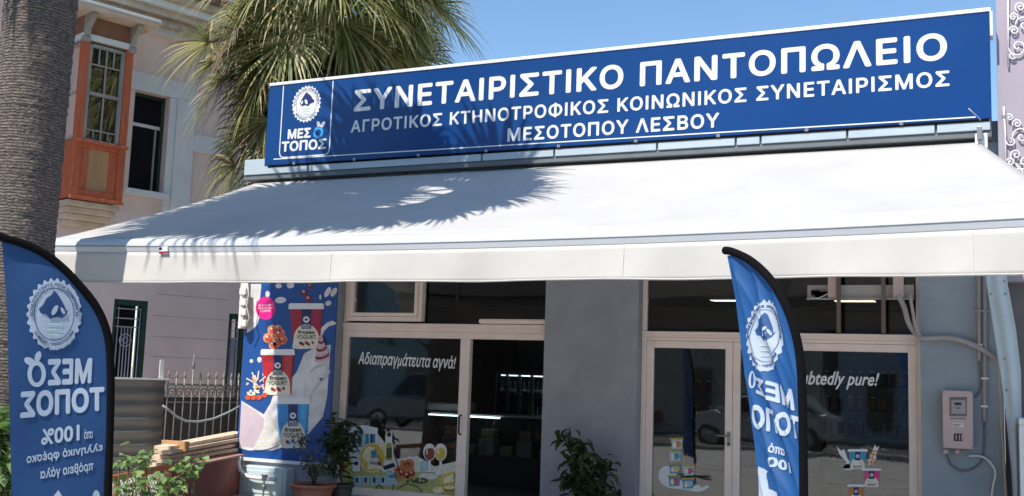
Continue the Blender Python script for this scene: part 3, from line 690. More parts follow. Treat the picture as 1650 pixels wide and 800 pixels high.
for q, cs in (((465, 522, 489, 562, 5), (RED, C('berry_print', 'a01848'))), ((420, 475, 563, 636, 4), (C('red_stripe', 'b02028'), C('red_light', 'b83840'))), ((444, 500, 641, 722, 4), (C('sky_cup', '2a8ad0'), C('sky_light', '40a8d8')))):
    b = MB(); cup(T, b, q, WHITE, cs, 6); b.build('printed_cup', post)
b = MB(); T.ell(b, 428, 497, 16, 18.5, MAG, 3)
for k, (s_, wd) in enumerate((('ΜΕ ΕΛΛΗΝΙΚΟ', 12), ('ΠΡΟΒΕΙΟ ΓΑΛΑ', 13), ('ΠΛΗΡΕΣ', 8))): T.text(b, s_, ((428 - wd, 495 + k * 4.6 - .6), (428 + wd, 493.6 + k * 4.6 - .6), (428 - wd, 492 + k * 4.6 - .6), (428 + wd, 490.6 + k * 4.6 - .6)), WHITE, 4)
b.build('pink_badge', post)

# ================================================================ things around the column
cb = thing('utility_cabinet', (-9.3, 11.95, 0), 'pale blue metal cabinet on the wall below the yogurt poster', 'cabinet')
c0 = PY(389, 750, YF - 0.2); c1 = PY(452, 760, YF - 0.2)
b = MB(); b.box((c0.x - 0.02, YF - 0.20, 0.0), (c1.x + 0.10, YF - 0.01, c0.z), PALEB); b.build('body', cb, bevel=0.012)
b = MB(); b.box((c0.x + 0.03, YF - 0.215, 0.05), (c1.x + 0.05, YF - 0.202, c0.z - 0.05), PALEB); b.build('door', cb, bevel=0.006)
wp = thing('water_pipe', (-9.75, 11.85, 0), 'white curved water pipe with a brass tap in front of the pale cabinet', 'pipe')
yy = YF - 0.30
b = MB(); b.tube([PY(x, y, yy) for x, y in ((386, 736), (384, 746), (386, 757), (393, 765), (403, 769), (418, 771), (444, 773))], 0.028, WTRIM, 8); b.build('hose', wp)
b = MB(); p = PY(428, 772, yy); b.tube([p + V((0, -.03, .02)), p + V((0, -.03, -.30))], 0.014, STEEL, 8); b.box(p + V((-.03, -.05, -.02)), p + V((.03, .0, .04)), STEEL); b.box(p + V((-.05, -.045, .04)), p + V((.05, -.02, .06)), STEEL); b.lathe([(.03, -.14), (.035, -.11), (.03, -.08)], p + V((0, -.03, 0)), STEEL, 10); b.build('tap', wp, bevel=0.004)
eb = thing('cable_terminal_box', (-9.9, 11.9, 2.4), 'white cable terminal boxes stacked on the corner beside the poster top', 'terminal box')
WP = mat('white_plastic', (0.72, 0.72, 0.68), 0.45, dirt=0.3, dirtcol=(0.4, 0.38, 0.33))
b = MB(); p0 = PY(388, 530, YF - 0.03); p1 = PY(402, 440, YF - 0.03)
b.box((p0.x, YF - 0.10, p0.z), (p0.x + 0.11, YF - 0.03, 3.0), WP); b.build('backplate', eb, bevel=0.008)
for py in (470, 487, 503, 521):
    p = PY(391, py, YF - 0.13); b = MB(); b.box((p.x - 0.03, YF - 0.17, p.z - 0.05), (p.x + 0.085, YF - 0.102, p.z + 0.045), WP); b.box((p.x + 0.0, YF - 0.175, p.z - 0.075), (p.x + 0.06, YF - 0.11, p.z - 0.051), STEEL); b.build('box', eb, bevel=0.01)
b = MB(); b.tube([PY(x, y, YF - 0.2) for x, y in ((398, 455), (401, 475), (397, 492), (402, 512), (394, 530))], 0.008, WP, 6); b.build('cable', eb)

# ================================================================ RIGHT PILLAR: meter, pipes, cables
mt = thing('meter_box', (-0.45, 12.0, 1.15), 'cream electricity meter box with small display on the right pillar', 'meter box')
MBX = mat('cream_pink_plastic', (0.56, 0.42, 0.40), 0.45, var=0.06, dirt=0.2, dirtcol=(0.42, 0.33, 0.30))
a_, c_ = PY(1518, 629, YF - 0.13), PY(1569, 725, YF - 0.13)
b = MB(); b.box((a_.x, YF - 0.14, c_.z), (c_.x, YF - 0.005, a_.z), MBX); b.build('body', mt, bevel=0.014)
G = Art(lambda x, y, l: PY(x, y, YF - 0.142 - l), 0.002)
b = MB(); G.poly(b, [(1530, 640), (1558, 640), (1558, 671), (1530, 671)], mat('meter_recess', (0.16, 0.15, 0.15), 0.5), 1); G.poly(b, [(1533, 645), (1556, 645), (1556, 667), (1533, 667)], mat('meter_face', (0.36, 0.36, 0.37), 0.3), 2); G.poly(b, [(1538, 649), (1549, 649), (1549, 653), (1538, 653)], BLACKP, 3); G.poly(b, [(1541, 657), (1546, 657), (1546, 659), (1541, 659)], RED, 3); b.build('display_window', mt)
b = MB(); G.poly(b, [(1537, 699), (1551, 699), (1551, 711), (1537, 711)], BLACKP, 1)
for x in (1540, 1545, 1549): G.poly(b, [(x, 701), (x + 1.6, 701), (x + 1.6, 709), (x, 709)], MBX, 2)
for k in range(5): G.poly(b, [(1532 + k * 5, 674), (1535 + k * 5, 674), (1535 + k * 5, 675.5), (1532 + k * 5, 675.5)], BLACKP, 1)
b.build('switch_panel', mt)
for sx, sy in ((1521, 633), (1565, 633), (1521, 721), (1566, 721)):
    p = PY(sx, sy, YF - .142); b = MB(); b.box(p + V((-.007, -.003, -.007)), p + V((.007, .001, .007)), STEEL); b.build('screw', mt, bevel=.002)
b = MB(); G.poly(b, [(1534, 682), (1552, 682), (1552, 689), (1534, 689)], WP, 1); G.poly(b, [(1535, 684), (1548, 684), (1548, 685), (1535, 685)], BLACKP, 2); G.poly(b, [(1535, 686.5), (1545, 686.5), (1545, 687.5), (1535, 687.5)], BLACKP, 2); b.build('paper_label', mt)
for px in (1524, 1543):
    p = PY(px, 726, YF - 0.07); b = MB(); b.lathe([(0.022, -0.035), (0.03, -0.02), (0.03, 0.01)], p, MBX, 10); b.build('gland', mt)
def cable(name, label, pts, r, m, y=YF - 0.03, cat='cable', n=8, group=None):
    P_ = [PY(a, c, y) if len((a, c)) == 2 else a for a, c in pts]
    # smooth the path
    out = []
    for i in range(len(P_) - 1):
        p0, p1, p2, p3 = P_[max(i - 1, 0)], P_[i], P_[i + 1], P_[min(i + 2, len(P_) - 1)]
        for k in range(5):
            t = k / 5; out.append(0.5 * ((2 * p1) + (p2 - p0) * t + (2 * p0 - 5 * p1 + 4 * p2 - p3) * t * t + (3 * p1 - p0 - 3 * p2 + p3) * t ** 3))
    out.append(P_[-1])
    b = MB(); b.tube(out, r, m, n); return tag(b.build(name), label, cat, group)
cable('conduit_pipe', 'shorter cream conduit pipe above the meter box, left of its pair', [(1577, 430), (1577.5, 500), (1578, 582)], 0.020, PLAST, cat='pipe')
cable('conduit_pipe', 'longer cream conduit pipe running down beside the meter box', [(1587, 430), (1587, 560), (1586, 680)], 0.019, PLAST, cat='pipe')
cable('bent_conduit', 'thick grey flexible conduit curving across the right pillar from the storefront corner', [(1447, 476), (1457, 495), (1464, 520), (1476, 538), (1488, 546), (1530, 545), (1565, 555), (1590, 568), (1606, 579)], 0.030, PLAST, YF - 0.06, 'conduit')
cable('thin_conduit', 'thin pale tube dropping beside the right storefront frame into the thick conduit', [(1466, 474), (1471, 505), (1476, 530), (1483, 541)], 0.018, PLAST, YF - 0.10, 'conduit')
cable('meter_cable', 'thin dark cable from the short conduit into the side of the meter box', [(1578, 582), (1580, 615), (1578, 632), (1571, 641)], 0.009, PLASTD)
cable('meter_cable', 'dark cable looping below the meter box up to the long conduit', [(1525, 730), (1532, 748), (1552, 759), (1572, 752), (1584, 735), (1586, 680)], 0.009, PLASTD)
cable('loose_cable', 'pale loose cable hanging in a hook shape below the meter box', [(1561, 735), (1582, 736), (1596, 746), (1604, 762), (1600, 785), (1597, 812)], 0.011, WP, YF - 0.05)
cable('earth_cable', 'long cream cable running down the right corner of the right pillar', [(1603, 440), (1606, 520), (1609, 600), (1615, 700), (1622, 810)], 0.013, mat('aged_cream_cable', (0.45, 0.38, 0.30), 0.6), YF - 0.10)
for k, (cx_, cy_) in enumerate(((1577.5, 556), (1587, 610), (1586, 655))):
    p = PY(cx_, cy_, YF - 0.05); b = MB(); b.box(p + V((-.035, -.006, -.012)), p + V((.035, .045, .012)), WP); tag(b.build('pipe_clip', bevel=0.003), ('white clip on the short conduit pipe', 'upper white clip on the long conduit beside the meter', 'lower white clip on the long conduit beside the meter')[k], 'clip')
b = MB(); p = PY(1577, 501, YF - 0.05); q = PY(1590, 501, YF - 0.05); b.box(p + V((-.04, -.004, -.008)), q + V((.04, .02, .008)), PLAST); tag(b.build('pipe_clamp', bevel=0.003), 'small cream clamp bar holding the two conduit pipes together', 'clamp')
# white junction box and brackets behind the right transom
jb = thing('junction_tray', (-1.6, 12.2, 2.7), 'open white cable junction tray in front of the right transom glass', 'cable tray')
p0 = PY(1300, 483, YG - 0.13); p1 = PY(1472, 455, YG - 0.13)
JB = mat('tray_grey', (0.42, 0.39, 0.38), 0.5, dirt=0.2)
b = MB(); b.box((p0.x, YG - 0.08, p0.z), (p1.x, YG - 0.068, p0.z + 0.165), JB); b.box((p0.x, YG - 0.14, p0.z), (p1.x, YG - 0.081, p0.z + 0.014), JB); b.build('backplate', jb)
for px, w_ in ((1334, 0.10), (1439, 0.11)):
    x = PY(px, 470, YG - 0.14).x; b = MB(); b.box((x, YG - 0.16, p0.z + 0.02), (x + w_, YG - 0.085, p0.z + 0.25), MBX); b.build('box', jb, bevel=0.008)
for px in (1352, 1424):
    x = PY(px, 490, YG - 0.15).x; b = MB(); b.box((x - 0.022, YG - 0.19, 2.35), (x + 0.022, YG - 0.162, 3.1), mat('brown_bracket', (0.14, 0.10, 0.08), 0.6)); b.build('upright', jb)
b = MB(); b.tube([PY(x, y, YG - 0.15) for x, y in ((1306, 480), (1318, 481), (1330, 476), (1340, 470))], 0.006, WP, 6)
for x, y in ((1307, 468), (1313, 472), (1320, 470)): b.box(PY(x, y, YG - 0.13), PY(x + 14, y + 8, YG - 0.10), BLACK)
b.build('wiring', jb)

# ================================================================ RIGHT NEIGHBOUR
nb = thing('neighbour_building', (4, 14, 0), 'mauve painted neighbouring building with white iron scrolls at the right edge', 'building')
MAUVE = mat('mauve_paint', (0.36, 0.315, 0.37), 0.8, var=0.06, scale=1.5, bump=0.15, bscale=80, dirt=0.2, dirtcol=(0.28, 0.25, 0.29))
b = MB(); b.box((0.005, YF - 0.07, 2.9), (9, 21, 8.5), MAUVE); b.box((0.005, YF + 0.12, 0), (9, 21, 2.899), mat('neighbour_ground_floor', (0.16, 0.15, 0.15), .8, dirt=.3)); b.build('wall', nb)  # dark grey lower wall: the shade of the recess is put into its colour
b = MB(); IR = mat('white_iron', (0.72, 0.72, 0.74), 0.4)
def spiral(px, py, r0, turns, a0, cw, r1=0.06):
    return [PY(px + (r0 * (1 - t) + r1 * r0 * t) * math.cos(a0 + cw * turns * 2 * math.pi * t), py + (r0 * (1 - t) + r1 * r0 * t) * math.sin(a0 + cw * turns * 2 * math.pi * t), YF - 0.10) for t in [k / 26 for k in range(27)]]
for path in ([(1624.5, -30), (1624.5, 108)], [(1617, 172), (1620, 215), (1620.5, 285)]): b.tube([PY(x, y, YF - 0.10) for x, y in path], 0.010, IR, 6)
for s_ in ((1634, 50, 8, 1.6, 3.1, 1), (1640, 76, 16, 1.5, 3.4, -1), (1644, 12, 9, 1.6, 2, 1), (1633, 28, 8, 1.5, 1, -1), (1650, 40, 14, 1.4, 3, 1), (1631, 90, 6, 1.2, 0.5, 1), (1639, 200, 8, 1.6, 2.6, 1), (1629, 228, 8, 1.6, 3.3, -1), (1646, 220, 15, 1.4, 2.9, 1), (1637, 250, 10, 1.5, 1.8, 1), (1650, 262, 13, 1.5, 3, -1), (1627, 190, 6, 1.3, 4, 1), (1628, 262, 7, 1.4, 3.4, 1), (1642, 280, 9, 1.4, 3, 1)): b.tube(spiral(*s_), 0.009, IR, 6)
b.build('iron_scroll', nb)
sc_ = thing('side_curtain', (0.1, 11.9, 0.3), 'pale blue vertical side curtain strip with eyelets right of the meter pillar', 'curtain')
TARP = mat('pale_tarpaulin', (0.58, 0.68, 0.72), 0.5, var=0.06, scale=3, transl=0.2)
L_ = [(1588, 430), (1590, 460), (1601, 530), (1612, 600), (1622, 680), (1630, 760), (1634, 830)]
R_ = [(1620, 430), (1624, 460), (1637, 530), (1645, 600), (1646, 680), (1645, 760), (1644, 830)]
def crt(u, w):
    k = w * (len(L_) - 1); i = min(int(k), len(L_) - 2); t = k - i
    ly = (L_[i][0] * (1 - t) + L_[i + 1][0] * t); ry = (R_[i][0] * (1 - t) + R_[i + 1][0] * t); y = L_[i][1] * (1 - t) + L_[i + 1][1] * t
    p = PY(ly * (1 - u) + ry * u, y, 11.80); p.y += 0.018 * math.sin(u * 9); return p
b = MB(); b.grid(crt, 10, 24, TARP); b.build('cloth', sc_, solid=0.003)
b = MB()
for u, w in ((0.86, .07), (.86, .13), (.8, .2), (.12, .2), (.3, .45), (.2, .56)): p = crt(u, w); b.lathe([(0.008, -.008), (0.012, 0), (0.008, .008)], p + V((0, -.01, 0)), STEEL, 8)
b.build('eyelet', sc_)
shf = thing('display_stand', (0.4, 11.8, 0), 'white framed stand with dark wooden tray at the far right edge', 'stand')
p = PY(1641, 674, 11.6); b = MB()
b.box((p.x, 11.5, p.z - 0.06), (p.x + 0.9, 12.0, p.z), WTRIM); b.box((p.x, 11.5, 0), (p.x + 0.05, 11.55, p.z - 0.061), WTRIM); b.box((p.x + 0.85, 11.5, 0), (p.x + 0.9, 11.55, p.z - 0.061), WTRIM); b.build('frame', shf, bevel=0.008)
b = MB(); b.box((p.x + 0.06, 11.56, 0.3), (p.x + 0.84, 11.98, p.z - 0.062), mat('dark_wood', (0.09, 0.045, 0.03), 0.6)); b.build('tray', shf)

# ================================================================ INTERIOR seen through the glass
LAMP = mat('warm_tube_light', (1.0, 0.93, 0.72), 0.5, emit=3.2)
for i, (x0_, x1_, y_, lab) in enumerate(((1147, 1190, 485, 'ceiling light strip seen left of the right flag, nearer the glass'), (1167, 1205, 508, 'ceiling light strip seen left of the right flag, deeper in the shop'),
                               (1346, 1410, 486, 'ceiling light strip seen under the cable tray, nearer the glass'), (1346, 1406, 510, 'ceiling light strip seen under the cable tray, deeper in the shop'))):
    a_ = PZ(x0_, y_, 3.15); c_ = PZ(x1_, y_, 3.15)
    t_ = thing('ceiling_light', ((a_.x + c_.x) / 2, a_.y, 3.15), lab, 'ceiling light', 'ceiling lights inside the shop')
    b = MB(); b.box((a_.x, a_.y - 0.13, 3.15), (c_.x, a_.y + 0.13, 3.152), LAMP); b.build('diffuser', t_)
    b = MB(); b.box((a_.x - 0.02, a_.y - 0.15, 3.1525), (c_.x + 0.02, a_.y + 0.15, 3.199), WTRIM); b.build('housing', t_)
STRIP = mat('cool_led_strip', (0.75, 0.9, 1.0), 0.5, emit=1.7)
# deli counter
YC = 14.6
dl = thing('deli_counter', (-7.0, YC + 0.4, 0.1), 'glass deli display counter with a light strip behind the left storefront', 'display counter')
zc = PY(800, 674, YC).z; xl = PY(690, 674, YC).x; xr = PY(872, 674, YC).x
b = MB(); b.box((xl, YC, 0.10), (xr + 0.9, YC + 0.8, 0.55), mat('counter_front', (0.05, 0.05, 0.055), 0.4)); b.box((xl, YC + 0.35, 0.55), (xr + 0.9, YC + 0.8, zc + 0.0), DARK); b.build('body', dl, bevel=0.01)
b = MB(); b.box((xl, YC + 0.01, 0.56), (xr + 0.9, YC + 0.02, zc - 0.02), GLASS); b.build('pane', dl)
for k in range(2):
    a_ = xl + (xr - xl) * (0.0, 0.36, 0.68)[k]; c_ = xl + (xr - xl) * (0.30, 0.64, 0.98)[k]
    b = MB(); b.box((a_, YC + 0.0, zc - 0.008), (c_, YC + 0.03, zc + 0.012), STRIP); b.build('light_strip', dl)
b = MB(); b.box((xl, YC + 0.05, zc + 0.015), (xr + 0.9, YC + 0.8, zc + 0.04), STEEL); b.build('top', dl)
b = MB(); p = PY(683, 648, YC); q = PY(738, 664, YC); b.box((p.x, YC + 0.1, q.z), (q.x, YC + 0.6, p.z), mat('white_case', (0.45, 0.45, 0.45), 0.5)); tag(b.build('counter_scale', bevel=0.015), 'white box-shaped scale on top of the deli counter', 'scale')
CH = mat('cheese_block', (0.40, 0.33, 0.20), 0.6)
for k in range(6):
    x = xl + 0.25 + k * 0.32; b = MB(); b.box((x, YC + 0.08, 0.551 if k % 2 else 0.80), (x + 0.2, YC + 0.3, 0.68 if k % 2 else 0.93), CH)
    if not k % 2: b.box((x - 0.03, YC + 0.06, 0.551), (x + 0.22, YC + 0.32, 0.79), mat('white_case', (0.45, 0.45, 0.45), 0.5))
    tag(b.build('cheese_block', bevel=0.01), 'pale cheese block laid inside the deli counter', 'cheese', 'cheeses inside the deli counter')
# fridge seen through the open door
YR = 17.6
fr = thing('drinks_fridge', (-6.6, YR + 0.3, 0.1), 'tall black drinks fridge with glass doors seen through the open doorway', 'fridge')
fa = PY(797, 600, YR); fc = PY(897, 600, YR); FZ = fa.z
b = MB(); b.box((fa.x, YR + 0.66, 0.1), (fc.x, YR + 0.7, FZ), DARK); b.box((fa.x, YR + 0.06, 0.1), (fa.x + .02, YR + 0.659, FZ), DARK); b.box((fc.x - .02, YR + 0.06, 0.1), (fc.x, YR + 0.659, FZ), DARK); b.box((fa.x + .021, YR + 0.06, FZ - .04), (fc.x - .021, YR + 0.659, FZ), DARK); b.box((fa.x + .021, YR + 0.06, 0.1), (fc.x - .021, YR + 0.659, 0.24), DARK); b.build('body', fr)
ALG = mat('brushed_trim', (0.42, 0.43, 0.44), 0.35, metal=0.3)
nx = 5; dw = (fc.x - fa.x) / nx
for k in range(nx):
    x = fa.x + k * dw
    b = MB(); frame_rect(b, x + 0.004, x + dw - 0.004, 0.22, FZ, 0.025, YR + 0.02, YR + 0.055, ALG); d_ = b.build('door', fr)
    b = MB(); b.box((x + 0.03, YR + 0.03, 0.246), (x + dw - 0.03, YR + 0.036, FZ - 0.026), GLASS); b.build('pane', d_)
b = MB(); b.box((fa.x + dw * 4 + .03, YR + 0.07, 0.6), (fa.x + dw * 4 + .05, YR + 0.09, FZ - .3), STRIP); b.box((fa.x + .1, YR + .075, FZ - .06), (fc.x - .1, YR + .09, FZ - .041), STRIP); b.build('light_strip', fr)
bt = thing('drink_bottle', (0, YR + 0.2, 0), 'small pale bottle standing inside the black drinks fridge', 'bottle', 'bottles inside the drinks fridge')
b = MB(); b.lathe([(0.035, 0), (0.036, 0.15), (0.014, 0.20), (0.014, 0.24)], (0, YR + 0.2, 0), mat('bottle_glass_green', (0.10, 0.16, 0.09), 0.1), 10); b.build('bottle_body', bt)
b = MB(); b.lathe([(0.0365, 0.05), (0.0365, 0.12)], (0, YR + 0.2, 0), WHITE, 10); b.build('label', bt)
b = MB(); b.lathe([(0.016, 0.235), (0.016, 0.26)], (0, YR + 0.2, 0), TEAL, 10); b.build('cap', bt)
first = True
b = MB()
for z in (0.5, 0.95, 1.4, 1.85):
    b.box((fa.x + .02, YR + 0.07, z - .02), (fc.x - .02, YR + 0.4, z), STEEL)
b.build('rack', fr)
for z in (0.5, 0.95, 1.4):
    for k in range(12):
        p_ = (fa.x + 0.1 + k * (fc.x - fa.x - .2) / 11.5, YR + 0.13, z + .001)
        if first: bt.location = p_; first = False
        else: copy_thing(bt, p_)
# shelves behind the right panes, with jars
def shelf(x0, x1, y, label, levels):
    t_ = thing('product_shelf', ((x0 + x1) / 2, y + 0.2, 0.1), label, 'shelf')
    SH = mat('shelf_wood', (0.10, 0.07, 0.05), 0.6)
    for xx in (x0, x1 - 0.03): b = MB(); b.box((xx, y, 0.1), (xx + 0.03, y + 0.4, levels[-1] + 0.35), SH); b.build('side_panel', t_)
    for z in levels: b = MB(); b.box((x0 + 0.031, y, z - 0.03), (x1 - 0.031, y + 0.4, z), SH); b.build('shelf', t_)
    return t_
shelf(-2.35, -0.95, 15.4, 'wooden product shelf behind the right pane of the right storefront', (0.4, 0.75, 1.1, 1.45, 1.8))
shelf(-4.6, -3.1, 16.6, 'wooden product shelf behind the left pane of the right storefront', (0.4, 0.8, 1.2, 1.6))
jar_cols = [mat('jar_amber', (0.30, 0.13, 0.03), 0.2), mat('jar_green', (0.07, 0.12, 0.04), 0.2), mat('jar_red', (0.26, 0.04, 0.03), 0.3), mat('jar_cream', (0.45, 0.40, 0.32), 0.3)]
protos = []
for c_ in jar_cols:
    j = thing('product_jar', (0, 15.55, 0), 'small jar standing on the shelves behind the right storefront', 'jar', 'jars on the shop shelves')
    b = MB(); b.lathe([(0.04, 0), (0.045, 0.01), (0.045, 0.13), (0.03, 0.16)], (0, 15.55, 0), c_, 12); b.build('jar_body', j)
    b = MB(); b.lathe([(0.034, 0.161), (0.034, 0.185)], (0, 15.55, 0), WHITE, 12); b.build('lid', j)
    protos.append([j, False])
def place_jar(x, y, z, k):
    p_ = protos[k % 4]
    if not p_[1]: p_[0].location = (x, y, z); p_[1] = True
    else: copy_thing(p_[0], (x, y, z))
for li, z in enumerate((0.75, 1.1, 1.45, 1.8)):
    for k in range(9): place_jar(-2.24 + k * 0.145 + rnd.uniform(-.02, .02), 15.52, z + 0.001, k // 2 + li)
for li, z in enumerate((0.8, 1.2, 1.6)):
    for k in range(7): place_jar(-4.45 + k * 0.19 + rnd.uniform(-.02, .02), 16.72, z + 0.001, k // 3 + li)

# ================================================================ FLAGS
FBL = mat('flag_blue_fabric', (0.010, 0.060, 0.185), 0.65, var=0.05, scale=3, transl=0.25, bump=0.05, bscale=400)
FBR = mat('flag_bright_blue_fabric', (0.012, 0.095, 0.30), 0.6, var=0.05, scale=3, transl=0.3, bump=0.05, bscale=400)
FW = mat('flag_white_print', (0.48, 0.57, 0.69), 0.65, var=0.05, transl=0.25)
def interp(tab, y):
    for (x0, y0), (x1, y1) in zip(tab, tab[1:]):
        if y0 <= y <= y1:
            return x0 + (x1 - x0) * (y - y0) / max(1e-6, y1 - y0)
    return tab[0][0] if y < tab[0][1] else tab[-1][0]
def flag(label, pole_px, depth, yaw, left, sleeve, fold, mt_, draw, srad, cut):
    p0 = PD(pole_px[0], pole_px[1], depth)
    d = (EYE - p0); d.z = 0; d.normalize()
    n = Matrix.Rotation(math.radians(yaw), 3, 'Z') @ d
    surf = lambda x, y, l: PP(x, y, p0, n) + n * (fold(x, y) + l)
    base = PP(sleeve[-1][0], sleeve[-1][1], p0, n); base.z = 0.0
    t_ = thing('feather_flag', base, label, 'flag')
    y0, y1 = left[0][1], left[-1][1]
    b = MB()
    def g(u, w):
        y = y0 + (y1 - y0) * w; a = interp(left, y); c = max(a + 0.3, interp(sleeve, y) - 2)
        return surf(a + (c - a) * u, y, 0)
    b.grid(g, 56, 130, mt_); fab = b.build('fabric', t_)
    path = [PP(x, y, p0, n) for x, y in sleeve]
    out = []
    for i in range(len(path) - 1):
        a, p, q, e = path[max(i - 1, 0)], path[i], path[i + 1], path[min(i + 2, len(path) - 1)]
        for k in range(4):
            s_ = k / 4; out.append(0.5 * ((2 * p) + (q - a) * s_ + (2 * a - 5 * p + 4 * q - e) * s_ * s_ + (3 * p - a - 3 * q + e) * s_ ** 3))
    out.append(path[-1])
    b = MB(); b.tube(out, srad, BLACK, 10); b.build('sleeve', t_)
    foot = out[-1]
    b = MB(); b.tube([foot, (foot.x, foot.y, 0.03)], 0.014, STEEL, 8); b.build('pole', t_)
    b = MB()
    for k in range(4):
        a = k * math.pi / 2 + 0.5; b.beam((foot.x, foot.y, 0.03), (foot.x + 0.42 * math.cos(a), foot.y + 0.42 * math.sin(a), 0.03), 0.04, 0.02, BLACK)
    b.build('base', t_)
    art = Art(surf, 0.004, cut, base=1)
    draw(art, t_)
    return t_
def draw_left(A_, t_):
    b = MB(); seal(A_, b, 87, 507, 43, 56, FBL, flip=-1, up=-1, paper=FW); b.build('round_seal', t_)
    b = MB()
    # words are seen from the back of the cloth, so they read right to left
    A_.text(b, 'ΜΕΣ', ((147, 618), (77, 622), (149, 577), (77, 579)), FW, bold=0.05)
    A_.ring(b, 59, 603, 15, 21, 7, FW); A_.ell(b, 48, 583, 10, 6, FW, rot=0.5); A_.ell(b, 61, 575, 5, 9, FW, rot=0.3)
    A_.text(b, 'ΤΟΠΟΣ', ((168, 662), (32, 675), (168, 623), (33, 631)), FW, bold=0.05)
    A_.text(b, 'από', ((149, 706), (135, 708), (149, 691), (135, 692)), FW, bold=0.02)
    A_.text(b, '100%', ((128, 710), (66, 718), (128, 684), (67, 692)), FW, bold=0.03)
    A_.text(b, 'ελληνικό φρέσκο', ((165, 729), (43, 751), (165, 713), (43, 732)), FW, bold=0.03)
    A_.text(b, 'πρόβειο γάλα', ((150, 761), (65, 776), (150, 742), (65, 756)), FW, bold=0.03)
    A_.poly(b, [(86, 800), (94, 790), (100, 800), (110, 815), (80, 815)], FW); A_.ell(b, 155, 802, 6, 12, FW)
    b.build('lettering', t_)
def draw_right(A_, t_):
    b = MB(); seal(A_, b, 1230, 541, 27, 56, FBR, flip=-1, up=-1, paper=FW); b.build('round_seal', t_)
    b = MB()
    A_.text(b, 'ΜΕΣ', ((1278, 663), (1218, 634), (1273, 628), (1214, 606)), FW, bold=0.05)
    A_.ring(b, 1212, 612, 5, 14, 3, FW)
    A_.text(b, 'ΤΟΠΟ', ((1288, 710), (1214, 690), (1285, 672), (1211, 650)), FW, bold=0.05)
    A_.text(b, 'από', ((1261, 736), (1241, 729), (1259, 720), (1240, 713)), FW, bold=0.04)
    A_.text(b, '100', ((1272, 764), (1242, 750), (1270, 746), (1242, 735)), FW, bold=0.04)
    A_.poly(b, [(1223, 752), (1231, 756), (1236, 760), (1234, 764), (1228, 768), (1230, 778), (1238, 788), (1250, 794), (1252, 812), (1256, 850), (1224, 850)], FW)
    b.build('lettering', t_)
flag('blue feather flag with black sleeve standing before the palm trunk at left', (178, 700), 6.8, 8,
     [(2, 390), (4, 400), (8, 450), (11, 500), (13, 560), (14, 620), (16, 700), (19, 800), (24, 940)],
     [(-14, 374), (4, 383), (35, 392), (68, 407), (100, 431), (128, 460), (150, 487), (166, 517), (175, 550), (178, 590), (178, 650), (176, 720), (174, 800), (172, 960)],
     lambda x, y: 0.010 * math.sin((x * 0.75 + y * 0.55) / 24.0) * min(1, max(0, (470 - y) / 60) + 0.25) + 0.006 * math.sin(x / 26.0 + y / 90.0) + 0.004 * math.sin(y / 31.0 - x / 60), FBL, draw_left, 0.026, (9, 12))
LR = [(1172, 412), (1177, 440), (1184, 480), (1192, 540), (1200, 600), (1208, 660), (1216, 720), (1221, 760), (1223, 800), (1226, 930)]
SR = [(1168, 404), (1180, 406), (1206, 418), (1232, 440), (1252, 466), (1268, 496), (1279, 528), (1287, 562), (1291, 600), (1293, 650), (1294, 720), (1295, 800), (1296, 960)]
def foldr(x, y):
    a = interp(LR, y); c = interp(SR, y); u = max(0, min(1, (x - a) / max(1, c - a)))
    w = math.sin(math.pi * (0.04 + 0.92 * u)) ** 0.6 * min(1, (y - 395) / 60.0)
    rid = lambda t: 1 - 2 * abs(math.sin(t)) ** 0.7
    return w * (0.016 * rid((x - 0.27 * (y - 400)) / 8.5 + 0.5 * math.sin(y / 70)) + 0.010 * rid((x - 0.50 * (y - 400)) / 15.0 + 0.9) + 0.012 * math.sin((x - 0.2 * (y - 400)) / 18.0))
flag('bright blue creased feather flag standing before the right storefront', (1294, 700), 6.0, -48,
     [(1172, 412), (1177, 440), (1184, 480), (1192, 540), (1200, 600), (1208, 660), (1216, 720), (1221, 760), (1223, 800), (1226, 930)],
     [(1168, 404), (1180, 406), (1206, 418), (1232, 440), (1252, 466), (1268, 496), (1279, 528), (1287, 562), (1291, 600), (1293, 650), (1294, 720), (1295, 800), (1296, 960)],
     lambda x, y: foldr(x, y), FBR, draw_right, 0.026, (2, 6))

